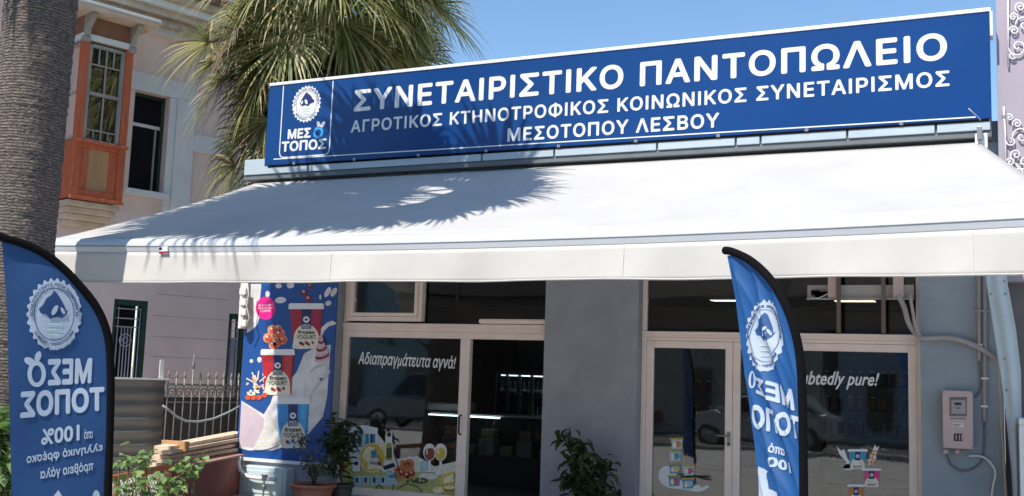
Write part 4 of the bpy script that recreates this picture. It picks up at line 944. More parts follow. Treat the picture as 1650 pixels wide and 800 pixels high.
# ================================================================ FOLIAGE HELPERS
def leafmat(n, c, tr=0.3, var=0.25, rough=0.5): return mat(n, c, rough, var=var, scale=6, transl=tr)
PALM = [leafmat('palm_green', (0.25, 0.27, 0.09), 0.5), leafmat('palm_light_green', (0.46, 0.46, 0.19), 0.5), leafmat('palm_dark_green', (0.13, 0.165, 0.06), 0.45), leafmat('palm_straw', (0.60, 0.53, 0.29), 0.45)]
DEAD = [leafmat('dead_frond_tan', (0.25, 0.18, 0.10), 0.15), leafmat('dead_frond_brown', (0.11, 0.075, 0.045), 0.15), leafmat('dead_frond_grey', (0.20, 0.17, 0.12), 0.15)]
def fan(b, R, c, az, el, L, r, mats, droop, segs=34, wseg=0.035, petm=None):
    """one fan-palm leaf: petiole from c, then a fan of drooping pleats"""
    h = V((math.cos(az), math.sin(az), 0)); side = V((-h.y, h.x, 0))
    pts = []; d = (h * math.cos(el) + V((0, 0, math.sin(el)))); p = V(c)
    for k in range(6):
        pts.append(p.copy()); p = p + d * (L / 5); d = (d + V((0, 0, -droop * 0.16))).normalized()
    b.tube(pts, [0.03, 0.026, 0.022, 0.02, 0.018, 0.015], petm or mats[0], 5)
    o = pts[-1]; d = d.normalized(); side = (side + V((0, 0, R.uniform(-.35, .35)))).normalized(); up = side.cross(d).normalized()
    if up.z < 0: up = -up
    for k in range(segs):
        t = (k + 0.5) / segs * 2 - 1; a = t * 2.0 + R.uniform(-.03, .03)
        dir_ = (d * math.cos(a) + side * math.sin(a) + up * (0.18 * abs(math.sin(a)))).normalized()
        ln = r * (1 - 0.28 * abs(t) ** 2) * R.uniform(0.85, 1.08)
        wv = dir_.cross(up).normalized(); q = o.copy(); dd = dir_.copy(); vs = []
        ns = 6
        for j in range(ns):
            f = j / (ns - 1); ww = wseg * (0.25 + 1.0 * math.sin(min(1, f * 1.6 + 0.1) * math.pi / 2)) * (1 - f ** 2.2 * 0.96)
            vs += [q - wv * ww, q + wv * ww]
            q = q + dd * (ln / (ns - 1)); dd = (dd + V((R.uniform(-.06, .06), R.uniform(-.06, .06), -droop * (0.06 + 0.62 * f * f)))).normalized()
        b.add(vs, [(2 * j, 2 * j + 1, 2 * j + 3, 2 * j + 2) for j in range(ns - 1)], mats[R.randrange(len(mats))] if R.random() < .6 else mats[(k // 5 + int(az * 3)) % len(mats)])
TRUNK = mat('palm_trunk_bark', (0.215, 0.18, 0.16), 0.95, var=0.75, scale=22, bump=1.0, bscale=42, stretch=(1, 1, 2.5), dirt=0.7, dirtcol=(0.085, 0.07, 0.06), rings=10)
def trunk(b, path, rads, m, n=28, rough=0.012, R=rnd):
    vs = []; L = len(path)
    for i in range(L):
        for k in range(n):
            a = 2 * math.pi * k / n; r = rads[i] * (1 + R.uniform(-1, 1) * rough) 
            vs.append(V(path[i]) + V((r * math.cos(a), r * math.sin(a), 0)))
    fs = [(i * n + k, i * n + (k + 1) % n, (i + 1) * n + (k + 1) % n, (i + 1) * n + k) for i in range(L - 1) for k in range(n)]
    b.add(vs, fs, m, True)
# ---- palm in front of the awning, only its trunk is in the picture; its crown throws the shade on the cloth
pb = V((-9.17, 7.60, 0)); R1 = random.Random(3)
pf = thing('palm_tree', pb, 'thick grey ringed palm trunk standing in front at the left edge', 'palm tree')
path = []; rads = []
for i in range(346):
    z = i * 0.025; t = max(0, (z - 5.6) / 3.7); path.append((pb.x + 0.010 * z + 1.0 * t * t, pb.y - 0.45 * t * t, z)); rads.append(0.368 - 0.004 * z + 0.12 * math.exp(-z * 3) + R1.choice((0, 0, .003, .006, -.003, .009)) + 0.006 * math.sin(z * 1.3))
b = MB(); trunk(b, path, rads, TRUNK, 72, 0.016, R1); b.build('trunk', pf)
b = MB(); top = V(path[-1])
for k in range(60):
    el = R1.uniform(-0.25, 0.75); az_ = k * 2.4 + R1.uniform(-.2, .2); fan(b, R1, top + V((0, 0, R1.uniform(-.2, .2))), az_, max(el, .15) if math.sin(az_) < -.3 else min(el, .45), R1.uniform(1.0, 1.6) + 0.7 * max(0, math.cos(az_ - .2)), R1.uniform(1.1, 1.4), PALM, 0.8, 30, 0.045)
for k in range(16): fan(b, R1, top + V((0, 0, .2)), k * 2.4, R1.uniform(.6, .95), R1.uniform(.3, .6), R1.uniform(.8, 1.0), PALM, 0.7, 30, 0.045)
b.build('crown', pf)
# ---- palm behind the sign
pm = PD(437, 292, 18.0); pm.z = 0; ptop = PD(535, 2, 18.4); R2 = random.Random(11)
pk = thing('palm_tree', pm, 'fan palm with drooping fronds and dead skirt behind the sign', 'palm tree')
path = []; rads = []
for i in range(90):
    t = i / 89; z = t * ptop.z; s_ = t ** 2.2
    path.append((pm.x + (ptop.x - pm.x) * s_, pm.y + (ptop.y - pm.y) * s_, z)); rads.append(0.24 - 0.05 * t)
b = MB(); trunk(b, path, rads, mat('shaggy_palm_bark', (0.13, 0.09, 0.065), 0.95, var=0.4, scale=14, bump=0.9, bscale=30, stretch=(1, 1, 2.5)), 20, 0.05, R2); b.build('trunk', pk)
b = MB()
for k in range(46):
    el = R2.uniform(-0.6, 0.95); a = k * 2.3999 + R2.uniform(-.25, .25)
    fan(b, R2, ptop + V((0, 0, R2.uniform(-.25, .25))), a, el, R2.uniform(1.0, 1.75), R2.uniform(1.15, 1.55), PALM, R2.uniform(0.9, 1.9), 32, 0.021)
for k in range(14):
    fan(b, R2, ptop + V((0, 0, R2.uniform(-.2, .3))), math.atan2(.42, .91) + R2.uniform(-.9, .9), R2.uniform(-.1, .8), R2.uniform(1.3, 1.9), R2.uniform(1.2, 1.5), PALM, R2.uniform(.9, 1.6), 34, 0.022)
for k in range(9):
    fan(b, R2, ptop + V((0, 0, R2.uniform(-.3, .2))), R2.uniform(-2.6, -.5), R2.uniform(-.5, .5), R2.uniform(.8, 1.4), R2.uniform(1.1, 1.4), [PALM[1], PALM[0], PALM[2], PALM[3]], R2.uniform(1.0, 1.7), 34, 0.022)
b.build('crown', pk)
b = MB()
for k in range(95):
    t = R2.uniform(0.60, 0.97); i = int(t * 89); c_ = V(path[i]); a = R2.uniform(0, 6.283)
    fan(b, R2, c_, a, R2.uniform(-1.3, -0.5), R2.uniform(0.4, 1.0), R2.uniform(0.8, 1.2), DEAD + ([PALM[2]] if t > .85 else []), 1.2, 22, 0.022, DEAD[1])
for k in range(30):
    t = R2.uniform(0.82, 1.0); c_ = V(path[int(t * 89)]); a = math.atan2(-RX.dot(V((0, 0, 0))) - 0.42, -0.91) + R2.uniform(-.9, .9)
    fan(b, R2, c_, a, R2.uniform(-0.8, 0.7), R2.uniform(0.9, 2.0), R2.uniform(1.0, 1.5), PALM + DEAD[:1] if k % 4 else DEAD, R2.uniform(1.2, 2.0), 28, 0.021, DEAD[1])
b.build('dead_fronds', pk)

def leaf_cloud(b, R, pts, size, mats, n, spread, aspect=0.42, droop=0.4):
    for _ in range(n):
        c_ = V(pts[R.randrange(len(pts))]) + V((R.gauss(0, spread), R.gauss(0, spread), R.gauss(0, spread)))
        a = R.uniform(0, 6.283); d = V((math.cos(a), math.sin(a), R.uniform(-droop * 2, 0.4))).normalized(); s = size * R.uniform(0.6, 1.25)
        w = d.cross(V((R.uniform(-.5, .5), R.uniform(-.5, .5), 1))).normalized() * s * aspect; up = w.cross(d).normalized() * s * 0.12
        tip = c_ + d * s + V((0, 0, -s * droop * 0.4)); m1 = c_ + d * s * 0.35; m2 = c_ + d * s * 0.72 + V((0, 0, -s * droop * .12))
        b.add([c_, m1 - w * .5 + up, m1, m1 + w * .5 + up, m2 - w * .38 + up, m2, m2 + w * .38 + up, tip], [(0, 1, 2), (0, 2, 3), (1, 4, 5, 2), (2, 5, 6, 3), (4, 7, 5), (5, 7, 6)], mats[R.randrange(len(mats))], True)
DKL = [leafmat('dark_ficus_leaf', (0.035, 0.065, 0.025), 0.25), leafmat('mid_ficus_leaf', (0.06, 0.10, 0.035), 0.3)]
SIL = [leafmat('grey_green_leaf', (0.16, 0.19, 0.13), 0.2), leafmat('sage_leaf', (0.22, 0.25, 0.18), 0.2)]
VIN = [leafmat('vine_green', (0.17, 0.30, 0.08), 0.4), leafmat('vine_light_green', (0.28, 0.40, 0.15), 0.45), leafmat('vine_dark_green', (0.09, 0.18, 0.045), 0.35)]
STEM = mat('green_brown_stem', (0.10, 0.08, 0.04), 0.8)
TERRA = mat('terracotta', (0.42, 0.15, 0.085), 0.7, var=0.12, scale=6, bump=0.2, bscale=60, dirt=0.35, dirtcol=(0.40, 0.26, 0.20))
SOIL = mat('potting_soil', (0.04, 0.03, 0.022), 0.95)
def potted(label, base, pr, ph, stems, leafs, size, n, spread, potm, seed, cat='potted plant', droop=.5):
    R = random.Random(seed); t_ = thing('potted_plant', base, label, cat)
    b = MB(); b.lathe([(pr * .68, 0), (pr * .72, 0.01), (pr * .95, ph * .82), (pr * .93, ph * .84), (pr * 1.06, ph * .85), (pr * 1.08, ph * .97), (pr, ph), (pr * .92, ph), (pr * .9, ph * .9)], base, potm, 28); b.build('pot', t_)
    b = MB(); b.lathe([(0.01, ph * .905), (pr * .895, ph * .90)], base, SOIL, 20); b.build('soil', t_)
    b = MB(); pts = []
    for st in stems:
        p_ = [V(base) + V((0, 0, ph * .9))] + [V(q) for q in st]; b.tube(p_, [0.014] + [0.009] * (len(p_) - 1), STEM, 6)
        for i in range(1, len(p_)):
            for k in range(4):
                if i > 1 or k > 1: pts.append(p_[i - 1] + (p_[i] - p_[i - 1]) * ((k + 1) / 4))
    b.build('stem', t_)
    b = MB(); leaf_cloud(b, R, pts, size, leafs, n, spread, droop=droop); b.build('foliage', t_)
    return t_
# terracotta pot with a sparse grey-green plant
y_ = 11.55; c_ = PY(505, 782, y_); base = V((c_.x, y_, 0.0)); q_ = lambda x, y: PY(x, y, y_)
potted('terracotta pot with sparse grey-green plant below the poster', base, (PY(534, 785, y_).x - PY(476, 785, y_).x) / 2, c_.z + 0.02,
       [[q_(500, 755), q_(492, 742)], [q_(510, 755), q_(518, 744)], [q_(505, 740), q_(488, 712), q_(486, 706)], [q_(515, 755), q_(524, 748)]], SIL + [DKL[1]], 0.085, 190, 0.05, TERRA, 5)
y_ = 11.85; c_ = PY(545, 800, y_); q_ = lambda x, y: PY(x, y, y_)
potted('dark leafy ficus between the poster and the left storefront', V((c_.x + 0.05, y_, 0)), 0.15, 0.28,
       [[q_(548, 760), q_(546, 725), q_(546, 685)], [q_(548, 740), q_(535, 712), q_(527, 715)], [q_(549, 735), q_(560, 705), q_(566, 712)], [q_(547, 700), q_(538, 690)], [q_(547, 700), q_(556, 682)]], DKL, 0.13, 330, 0.06, mat('dark_pot', (0.06, 0.05, 0.045), 0.6), 9)
y_ = 11.75; q_ = lambda x, y: PY(x, y, y_); c_ = PY(945, 800, y_)
potted('tall dark potted shrub against the grey middle pillar', V((c_.x, y_, 0)), 0.17, 0.26,
       [[q_(935, 780), q_(922, 735), q_(912, 697)], [q_(945, 780), q_(950, 745), q_(945, 722)], [q_(950, 790), q_(972, 765), q_(982, 745)], [q_(930, 790), q_(918, 775), q_(912, 770)], [q_(955, 790), q_(965, 785), q_(990, 800)], [q_(950, 780), q_(935, 740), q_(925, 715)]], DKL, 0.15, 420, 0.055, mat('dark_pot', (0.06, 0.05, 0.045), 0.6), 12, droop=.6)

# ================================================================ OLD HOUSE on the left
HW = V((0.325175, 0.945654, 0)); HN = V((HW.y, -HW.x, 0))
HO = PD(300, 450, 20.0); HO.z = 0
def hs(px, py, off=0):
    p = PP(px, py, HO + HN * off, HN); return ((p - HO).dot(HW), p.z)
HF = lambda p: HO + HW * p.x + HN * p.y + V((0, 0, p.z))       # (along the wall, out of the wall, up)
house = thing('old_house', HF(V((-3, -3, 0))), 'old pinkish two-storey house with orange bay window at the left', 'house')
PINK = mat('faded_pink_render', (0.82, 0.63, 0.545), 0.9, var=0.12, scale=1.2, bump=0.25, bscale=40, dirt=0.45, dirtcol=(0.62, 0.52, 0.46))
PINKL = mat('ground_floor_render', (0.80, 0.65, 0.62), 0.9, var=0.10, scale=1.2, bump=0.25, bscale=40, dirt=0.4, dirtcol=(0.64, 0.50, 0.46))
BAND = mat('blue_white_plaster', (0.72, 0.73, 0.72), 0.85, var=0.08, scale=2, dirt=0.3, dirtcol=(0.58, 0.57, 0.55))
CORN = mat('weathered_cornice', (0.60, 0.49, 0.38), 0.9, var=0.2, scale=3, bump=0.3, bscale=30, dirt=0.5, dirtcol=(0.22, 0.17, 0.13))
ORW = mat('orange_red_paint', (0.50, 0.115, 0.045), 0.7, var=0.25, scale=9, stretch=(2, 2, .3), dirt=0.55, dirtcol=(0.36, 0.17, 0.10), bump=.2, bscale=30)
TANW = mat('tan_wood_panel', (0.46, 0.26, 0.12), 0.6, var=0.2, scale=4, stretch=(1, 1, .3))
GREYW = mat('grey_weathered_wood', (0.34, 0.32, 0.29), 0.8, var=0.15, scale=6, stretch=(1, 1, .3), dirt=0.3)
GREEN = mat('dark_green_paint', (0.015, 0.05, 0.035), 0.5)
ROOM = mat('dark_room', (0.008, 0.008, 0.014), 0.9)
s1 = hs(393, 260)[0]; zfl = hs(300, 330)[1]
w0 = hs(214, 200)[0]; w1 = hs(268, 230)[0]; wz0 = hs(235, 308)[1]; wz1 = hs(240, 150)[1]
g0 = hs(180, 540)[0]; g1 = hs(235, 540)[0]; gz0 = hs(200, 690)[1]; gz1 = hs(215, 484)[1]
ztop = hs(285, 62)[1]
DEP = 0.22
b = MB(HF)
zmid = hs(300, 352)[1]
# upper wall round the window opening
b.box((-9, -DEP, zmid), (w0, 0, ztop), PINK); b.box((w1, -DEP, zmid), (s1, 0, ztop), PINK); b.box((w0, -DEP, zmid), (w1, 0, wz0), PINK); b.box((w0, -DEP, wz1), (w1, 0, ztop), PINK)
b.box((-9, -8, zmid), (-8.8, -DEP - .001, ztop), PINK); b.box((s1 - .2, -8, zmid), (s1, -DEP - .001, ztop), PINK); b.box((-8.8, -8, zmid), (s1 - .2, -7.8, ztop), PINK)
b.build('wall', house)
b = MB(HF); SE = s1 + 2.2; d0 = hs(366, 560)[0]; d1 = hs(392, 560)[0]; dz1 = hs(378, 506)[1]
b.box((-9, -DEP, 0), (g0, 0, zmid - .002), PINKL); b.box((g1, -DEP, 0), (d0, 0, zmid - .002), PINKL); b.box((g0, -DEP, 0), (g1, 0, gz0), PINKL); b.box((g0, -DEP, gz1), (g1, 0, zmid - .002), PINKL)
b.box((d0, -DEP, 0), (d1, 0, gz0), PINKL); b.box((d0, -DEP, dz1), (d1, 0, zmid - .002), PINKL); b.box((d1, -DEP, 0), (SE, 0, zmid - .002), PINKL)
b.box((-9, -8, 0), (-8.8, -DEP - .001, zmid - .002), PINKL); b.box((SE - .2, -8, 0), (SE, -DEP - .001, zmid - .002), PINKL)
b.build('ground_floor_wall', house)
b = MB(HF)   # rustication joints: grooves drawn as thin darker strips on the wall face
for py in (478, 512, 545, 577, 610):
    z = hs(300, py)[1]; b.box((g1 + 0.12, 0.0, z - .005), (d0 - 0.02, 0.003, z + .005), mat('joint_grey', (0.42, 0.36, 0.35), 0.9))
b.build('joint_lines', house)
# plaster bands and pilasters, standing proud of the wall
b = MB(HF); q0 = hs(285, 200)[0]; q1 = hs(312, 200)[0]
zt = hs(270, 118)[1]
b.box((w0 - .25, 0.003, wz1), (q1, 0.05, wz1 + (zt - wz1) * 0.75), BAND)
b.box((w1, 0.003, zmid), (q0 - .04, 0.04, wz1 - .003), BAND); b.box((q0 - .037, 0.003, zmid), (q1, 0.06, wz1 - .003), BAND)
zb0, zb1 = hs(340, 250)[1], hs(340, 222)[1]; e0 = s1 - 0.20
b.box((q1 + .003, 0.003, zb0), (e0 - .003, 0.045, zb1), BAND); b.box((e0, 0.003, zmid), (s1 + .02, 0.06, ztop - .02), BAND)
b.build('plaster_band', house, bevel=0.008)
b = MB(HF); b.box((w0 - .1, 0.003, wz0 - .12), (w1 + .1, 0.10, wz0 - .002), BAND); b.build('window_sill', house, bevel=0.01)
# upper window
wn = MB(HF); frame_t = 0.05
for a_, c_ in (((w0, -DEP + .0, wz0), (w0 + .05, -DEP + .06, wz1)), ((w1 - .06, -DEP, wz0), (w1, -DEP + .07, wz1)), ((w0 + .051, -DEP, wz1 - .06), (w1 - .061, -DEP + .06, wz1))): wn.box(a_, c_, GREEN)
wn = wn.build('window', house)
zt2 = hs(235, 200)[1]
b = MB(HF); b.box((w0 + .051, -DEP + .005, zt2 - .03), (w1 - .061, -DEP + .05, zt2 + .03), BAND); b.box((w1 - .16, -DEP + .005, wz0), (w1 - .125, -DEP + .05, zt2 - .031), GREYW); b.build('window_bar', wn)
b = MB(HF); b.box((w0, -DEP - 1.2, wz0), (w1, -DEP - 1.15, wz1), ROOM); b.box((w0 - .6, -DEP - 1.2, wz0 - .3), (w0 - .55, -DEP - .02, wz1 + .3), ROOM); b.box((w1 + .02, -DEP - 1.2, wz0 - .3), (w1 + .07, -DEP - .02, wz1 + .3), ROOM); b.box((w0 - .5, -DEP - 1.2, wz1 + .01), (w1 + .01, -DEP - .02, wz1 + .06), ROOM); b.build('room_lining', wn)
b = MB(HF); b.box((w0 + .051, -DEP + .02, wz0 + .001), (w1 - .061, -DEP + .026, wz1 - .061), mat('near_black_sheet', (0.012, 0.013, 0.018), .9, spec=.1)); b.build('dark_sheet', wn)  # opaque near-black sheet filling the window opening
# barred windows on the ground floor
def barred(a0, a1, z0, z1, name='barred_window'):
    f = MB(HF)
    f.box((a0, -DEP + .02, z0), (a0 + .06, -.02, z1), GREEN); f.box((a1 - .09, -DEP + .02, z0), (a1, -.01, z1), GREEN); f.box((a0 + .061, -DEP + .02, z1 - .10), (a1 - .091, -.01, z1), GREEN)
    f = f.build(name, house)
    g = MB(HF); IRW = mat('pale_iron_bars', (0.50, 0.50, 0.52), 0.5, dirt=0.3); a0 += .05; a1 -= .10; w_ = a1 - a0; t = .011
    def bar(s0, z0_, s1_, z1_): g.tube([(s0, -.05, z0_), (s1_, -.05, z1_)], t, IRW, 5)
    h_ = z1 - .12 - z0
    for fz in (0.98, .90, .83, .40, .34): bar(a0, z0 + h_ * fz, a1, z0 + h_ * fz)
    for fs_ in (0.02, .14, .86, .98): bar(a0 + w_ * fs_, z0, a0 + w_ * fs_, z0 + h_)
    for fs_ in (.3, .42, .54, .66): bar(a0 + w_ * fs_, z0, a0 + w_ * fs_, z0 + h_ * .83)
    cz = z0 + h_ * .72; g.tube([(a0 + w_ * .48 + .11 * math.cos(k * .3), -.06, cz + .11 * math.sin(k * .3)) for k in range(22)], t, IRW, 5); g.tube([(a0 + w_ * .48 + .05 * math.cos(k * .4), -.06, cz + .05 * math.sin(k * .4)) for k in range(17)], t, IRW, 5)
    for c0 in (.3, .66): g.tube([(a0 + w_ * (c0 + .08 * math.sin(k * .5)), -.06, z0 + h_ * (.04 + .028 * k)) for k in range(13)], t, IRW, 5)
    g.build('iron_bars', f)
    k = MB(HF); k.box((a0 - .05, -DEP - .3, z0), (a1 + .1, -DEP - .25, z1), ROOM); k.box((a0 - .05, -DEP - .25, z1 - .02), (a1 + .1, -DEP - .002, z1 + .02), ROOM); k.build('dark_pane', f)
barred(g0, g1, gz0, gz1); barred(d0, d1, gz0, dz1)
# bay window
BO = 0.65
x0 = hs(123, 200, BO)[0]; x1 = hs(211, 150, BO)[0]; zb = hs(150, 322, BO)[1]; zr = hs(160, 232, BO)[1]; zt = hs(175, 72, BO)[1]; pw = 0.13
bay = MB(HF)
for xx in (x0, x1 - pw): bay.box((xx, BO - pw, zb), (xx + pw, BO, zt), ORW)
bay.box((x0 + pw + .001, BO - .10, zr - .10), (x1 - pw - .001, BO - .02, zr), ORW); bay.box((x0 - .03, BO - .02, zr - .02), (x1 + .03, BO + .03, zr + .03), ORW)
bay.box((x0 + pw + .001, BO - .10, zb), (x1 - pw - .001, BO - .02, zb + .16), ORW); bay.box((x0 - .02, BO - .02, zb - .03), (x1 + .02, BO + .025, zb + .03), ORW)
for xx in (x0 + pw + .001, x1 - pw - .141): bay.box((xx, BO - .10, zb + .161), (xx + .14, BO - .03, zr - .101), ORW)
bay.box((x0, .003, zb), (x0 + .06, BO - pw - .001, zr), ORW); bay.box((x0, .003, zr + .001), (x0 + .06, .12, zt), ORW); bay.box((x0 + .001, BO - pw - .001, zr - .02), (x0 + .08, .01, zr + .03), ORW)
bay.box((x1 - .06, .003, zb), (x1, BO - pw - .001, zt), BAND)
bay = bay.build('bay_window', house, bevel=0.012)
b = MB(HF); b.box((x0 + pw + .142, BO - .09, zb + .162), (x1 - pw - .142, BO - .06, zr - .102), TANW); b.build('wood_panel', bay)
b = MB(HF); i0, i1 = x0 + pw + .005, x1 - pw - .005; hz = zt - zr; zm = zr + hz * .47
for xx in (i0, i1 - .06): b.box((xx, BO - .09, zr + .002), (xx + .06, BO - .04, zt - .05), GREYW)
for z in (zr + .002, zm, zt - .10): b.box((i0 + .061, BO - .09, z), (i1 - .061, BO - .03, z + .055), GREYW)
mid = (i0 + i1) / 2
b.box((mid - .012, BO - .08, zr + .06), (mid + .012, BO - .05, zm - .001), GREYW); b.box((mid - .012, BO - .08, zm + .057), (mid + .012, BO - .05, zt - .11), GREYW)
for z, za, zb_ in ((zm + hz * .30, zm + hz * .30, zt - .10), (zr + hz * .12, zr + .06, zr + hz * .12)):
    b.box((i0 + .061, BO - .08, z), (mid - .013, BO - .05, z + .022), GREYW); b.box((mid + .013, BO - .08, z), (i1 - .061, BO - .05, z + .022), GREYW)
    for xx in ((i0 + .06 + mid) / 2, (i1 - .06 + mid) / 2): b.box((xx - .01, BO - .08, min(za, zb_) + .023), (xx + .01, BO - .05, max(za, zb_)), GREYW)
# side sash
for z in (zr + .04, zm, zt - .1): b.box((x0 + .01, .13, z), (x0 + .05, BO - pw - .01, z + .05), GREYW)
b.build('sash_frame', bay)
b = MB(HF); b.box((i0, BO - .10, zr + .01), (i1, BO - .095, zt - .05), GLASSD); b.box((x0 + .02, .1, zr + .05), (x0 + .025, BO - pw, zt - .05), GLASSD); b.build('pane', bay)
b = MB(HF); CUR = mat('greenish_curtain', (0.20, 0.22, 0.16), 0.9, var=0.4, scale=5, stretch=(3, 3, .2))
b.grid(lambda u, w: V((i0 + .05 + (i1 - i0 - .1) * u, BO - .20 + .02 * math.sin(u * 40), zr + .05 + (zt - zr - .1) * w)), 40, 2, CUR); b.build('curtain', bay)
# bay roof slab with brackets, and the base mouldings
b = MB(HF); PLK = mat('brown_soffit', (0.26, 0.13, 0.085), 0.8, var=.2, scale=4)
b.box((x0 - .02, 0, zt), (x1 + .02, BO + .02, zt + .10), BAND); b.box((x0, .0, zt + .101), (x1, BO - .03, zt + .42), PLK); b.build('bay_frieze', bay)
b = MB(HF); b.box((x0 - .5, 0.0, zt + .421), (x1 + .25, BO + .38, zt + .50), CORN); b.box((x0 - .52, 0, zt + .501), (x1 + .27, BO + .41, zt + .55), BAND); b.build('bay_roof', bay, bevel=0.01)
for xx in (x0, x1 - .09):
    b = MB(HF); b.box((xx - .02, BO - .05, zt - .05), (xx + .11, BO + .05, zt + .04), GREYW); b.prism([(xx, BO - .02, zt + .05), (xx, BO + .06, zt + .05), (xx, BO + .09, zt + .2), (xx, BO + .30, zt + .36), (xx, BO + .30, zt + .42), (xx, BO - .02, zt + .42)], (.09, 0, 0), GREYW); b.build('bracket', bay)
b = MB(HF)
for k, (o_, h_) in enumerate(((.60, .10), (.50, .09), (.38, .10), (.24, .14))): b.box((x0 - .02 + k * .04, 0.003, zb - .035 - .10 * (k + 1)), (x1 - .02 - k * .02, o_, zb - .036 - .10 * k), CORN)
b.build('bay_base', bay, bevel=0.015)
# main cornice and roof
b = MB(HF)
for k in range(5): b.box((-9, -.3, ztop - .03 + k * .13), (s1 + .1 + k * .13, .10 + k * .13, ztop + .099 + k * .13), [BAND, CORN, CORN, BAND, CORN][k])
for k in range(44):
    s_ = -9 + k * .26
    if s_ < s1: b.box((s_, .24, ztop + .02), (s_ + .13, .42, ztop + .098), CORN)
b.build('cornice', house, bevel=0.012)
b = MB(HF); TILE = mat('red_roof_tile', (0.20, 0.11, 0.075), 0.85, var=.3, scale=8)
zr_ = ztop + .62
b.hexa([(-9.4, .75, zr_), (s1 + .75, .75, zr_), (s1 - 3, -4, zr_ + 1.5), (-9.4, -4, zr_ + 1.5), (-9.4, .75, zr_ + .08), (s1 + .75, .75, zr_ + .08), (s1 - 3, -4, zr_ + 1.6), (-9.4, -4, zr_ + 1.6)], TILE)
for k in range(60):
    s_ = -9.3 + k * .2
    if s_ < s1 + .7: b.tube([(s_, .78, zr_ + .07), (min(s_, s1 - 3), -4, zr_ + 1.6)], .06, TILE, 6)
b.build('roof', house)

# ================================================================ YARD: sheet, fence, timber, low wall, railing
FO = 2.3
fp = lambda px, py: hs(px, py, FO)
sh = thing('corrugated_sheet', HF(V((fp(220, 700)[0], FO, 0))), 'grey corrugated metal sheet closing the yard behind the left flag', 'metal sheet')
CORR = mat('weathered_grey_sheet', (0.17, 0.165, 0.155), 0.6, metal=0.2, var=.25, scale=3, stretch=(.3, .3, 3), dirt=.5, dirtcol=(0.20, 0.19, 0.17))
sa, sb = fp(150, 650)[0], fp(264, 650)[0]; za, zb_ = 0.0, fp(220, 612)[1]
b = MB(HF); b.grid(lambda u, w: V((sa + (sb - sa) * u, FO + .016 * math.sin(w * 46), za + (zb_ - za) * w)), 4, 120, CORR); b.build('sheet', sh, solid=.004)
b = MB(HF); b.box((sa, FO - .03, zb_), (sb + .05, FO + .03, zb_ + .03), WTRIM); b.build('top_rail', sh)
pt = MB(HF); q = fp(262, 600); pt.box((q[0] - .035, FO - .05, 0), (q[0] + .035, FO - .031, fp(263, 580)[1]), WTRIM); tag(pt.build('fence_post'), 'short white post rising at the end of the corrugated sheet', 'post')
fe = thing('iron_fence', HF(V((fp(320, 700)[0], FO, 0))), 'rusty wrought iron fence with spear tips and scrolls beside the corrugated sheet', 'fence')
IRN = mat('greyish_iron', (0.26, 0.235, 0.225), 0.6, metal=.3, var=.3, scale=12, dirt=.5, dirtcol=(0.30, 0.16, 0.11))
f0 = fp(268, 650)[0]; f1 = fp(392, 650)[0] + .6; zt = fp(320, 621)[1]
b = MB(HF); b.tube([(f0, FO, zt), (f1, FO, zt)], .022, IRN, 6); b.tube([(f0, FO, .45), (f1, FO, .45)], .02, IRN, 6); b.tube([(f0, FO, zt - .28), (f1, FO, zt - .28)], .012, IRN, 6); b.build('rail', fe)
nb_ = 14; b = MB(HF); c2 = MB(HF)
for k in range(nb_ + 1):
    s_ = f0 + (f1 - f0) * k / nb_; hh = .52 if k == 3 else .22
    b.tube([(s_, FO + .01, .1), (s_, FO + .01, zt + hh * .5)], .013, IRN, 6); b.tube([(s_, FO + .01, zt + hh * .5), (s_, FO + .01, zt + hh * .62), (s_, FO + .01, zt + hh)], [.012, .026, .003], IRN, 6)
    if k < nb_: c2.tube([(s_ + .075 + (.07 - .003 * j) * math.cos(j * .5), FO, zt - .13 + (.09 - .0045 * j) * math.sin(j * .5)) for j in range(18)], .012, IRN, 5)
b.build('spear_bars', fe); c2.build('scrolls', fe)
# lower dark hoarding behind the bars
hd = MB(HF); hd.box((f0, FO - .12, 0), (f1, FO - .09, zt - .2), mat('dark_board', (0.05, 0.052, 0.058), .8, var=.3, scale=3)); tag(hd.build('hoarding_board'), 'dark board standing close behind the iron fence', 'board')
hp = [PP(x, y, HO + HN * (FO + .07), HN) for x, y in ((262, 654), (272, 661), (285, 672), (300, 679), (320, 680), (345, 675), (370, 664), (392, 652))]
b = MB(); b.tube(hp, .02, mat('blue_grey_hose', (0.26, 0.30, 0.33), .5), 8); tag(b.build('garden_hose'), 'blue grey hose hanging in a sag along the iron fence', 'hose')
# low wall of red-brown paint running from the column, with the orange railing as its nearer part
WA, WB = V((-9.70, 11.95, 0)), V((-8.86, 9.75, 0)); WD = (WB - WA).normalized(); WC = V((-7.55, 6.3, 0))
REDB = mat('red_brown_paint', (0.22, 0.055, 0.04), .75, var=.2, scale=3, bump=.2, bscale=40, dirt=.5, dirtcol=(0.30, 0.16, 0.13))
b = MB(); b.beam(WA + V((0, 0, .26)), WB + V((0, 0, .26)), .18, .52, REDB); lw = tag(b.build('low_wall', bevel=.012), 'low red brown wall under the timber planks beside the column', 'wall')
b = MB(); b.beam(WA + V((0, 0, .535)), WB + V((0, 0, .535)), .22, .028, mat('pinkish_coping', (0.36, 0.20, 0.16), .8, dirt=.4)); b.build('coping', lw)
rl = thing('orange_railing', WB, 'orange painted metal railing with wire mesh behind the vine', 'railing')
ORM = mat('orange_metal_paint', (0.42, 0.12, 0.035), .5, var=.15, scale=6, dirt=.4, dirtcol=(0.22, 0.08, 0.04))
b = MB(); b.beam(WB + V((0, 0, .57)), WC + V((0, 0, .57)), .05, .06, ORM); b.beam(WB + V((0, 0, .12)), WC + V((0, 0, .12)), .04, .04, ORM); b.build('rail', rl, bevel=.006)
LL = (WC - WB).length
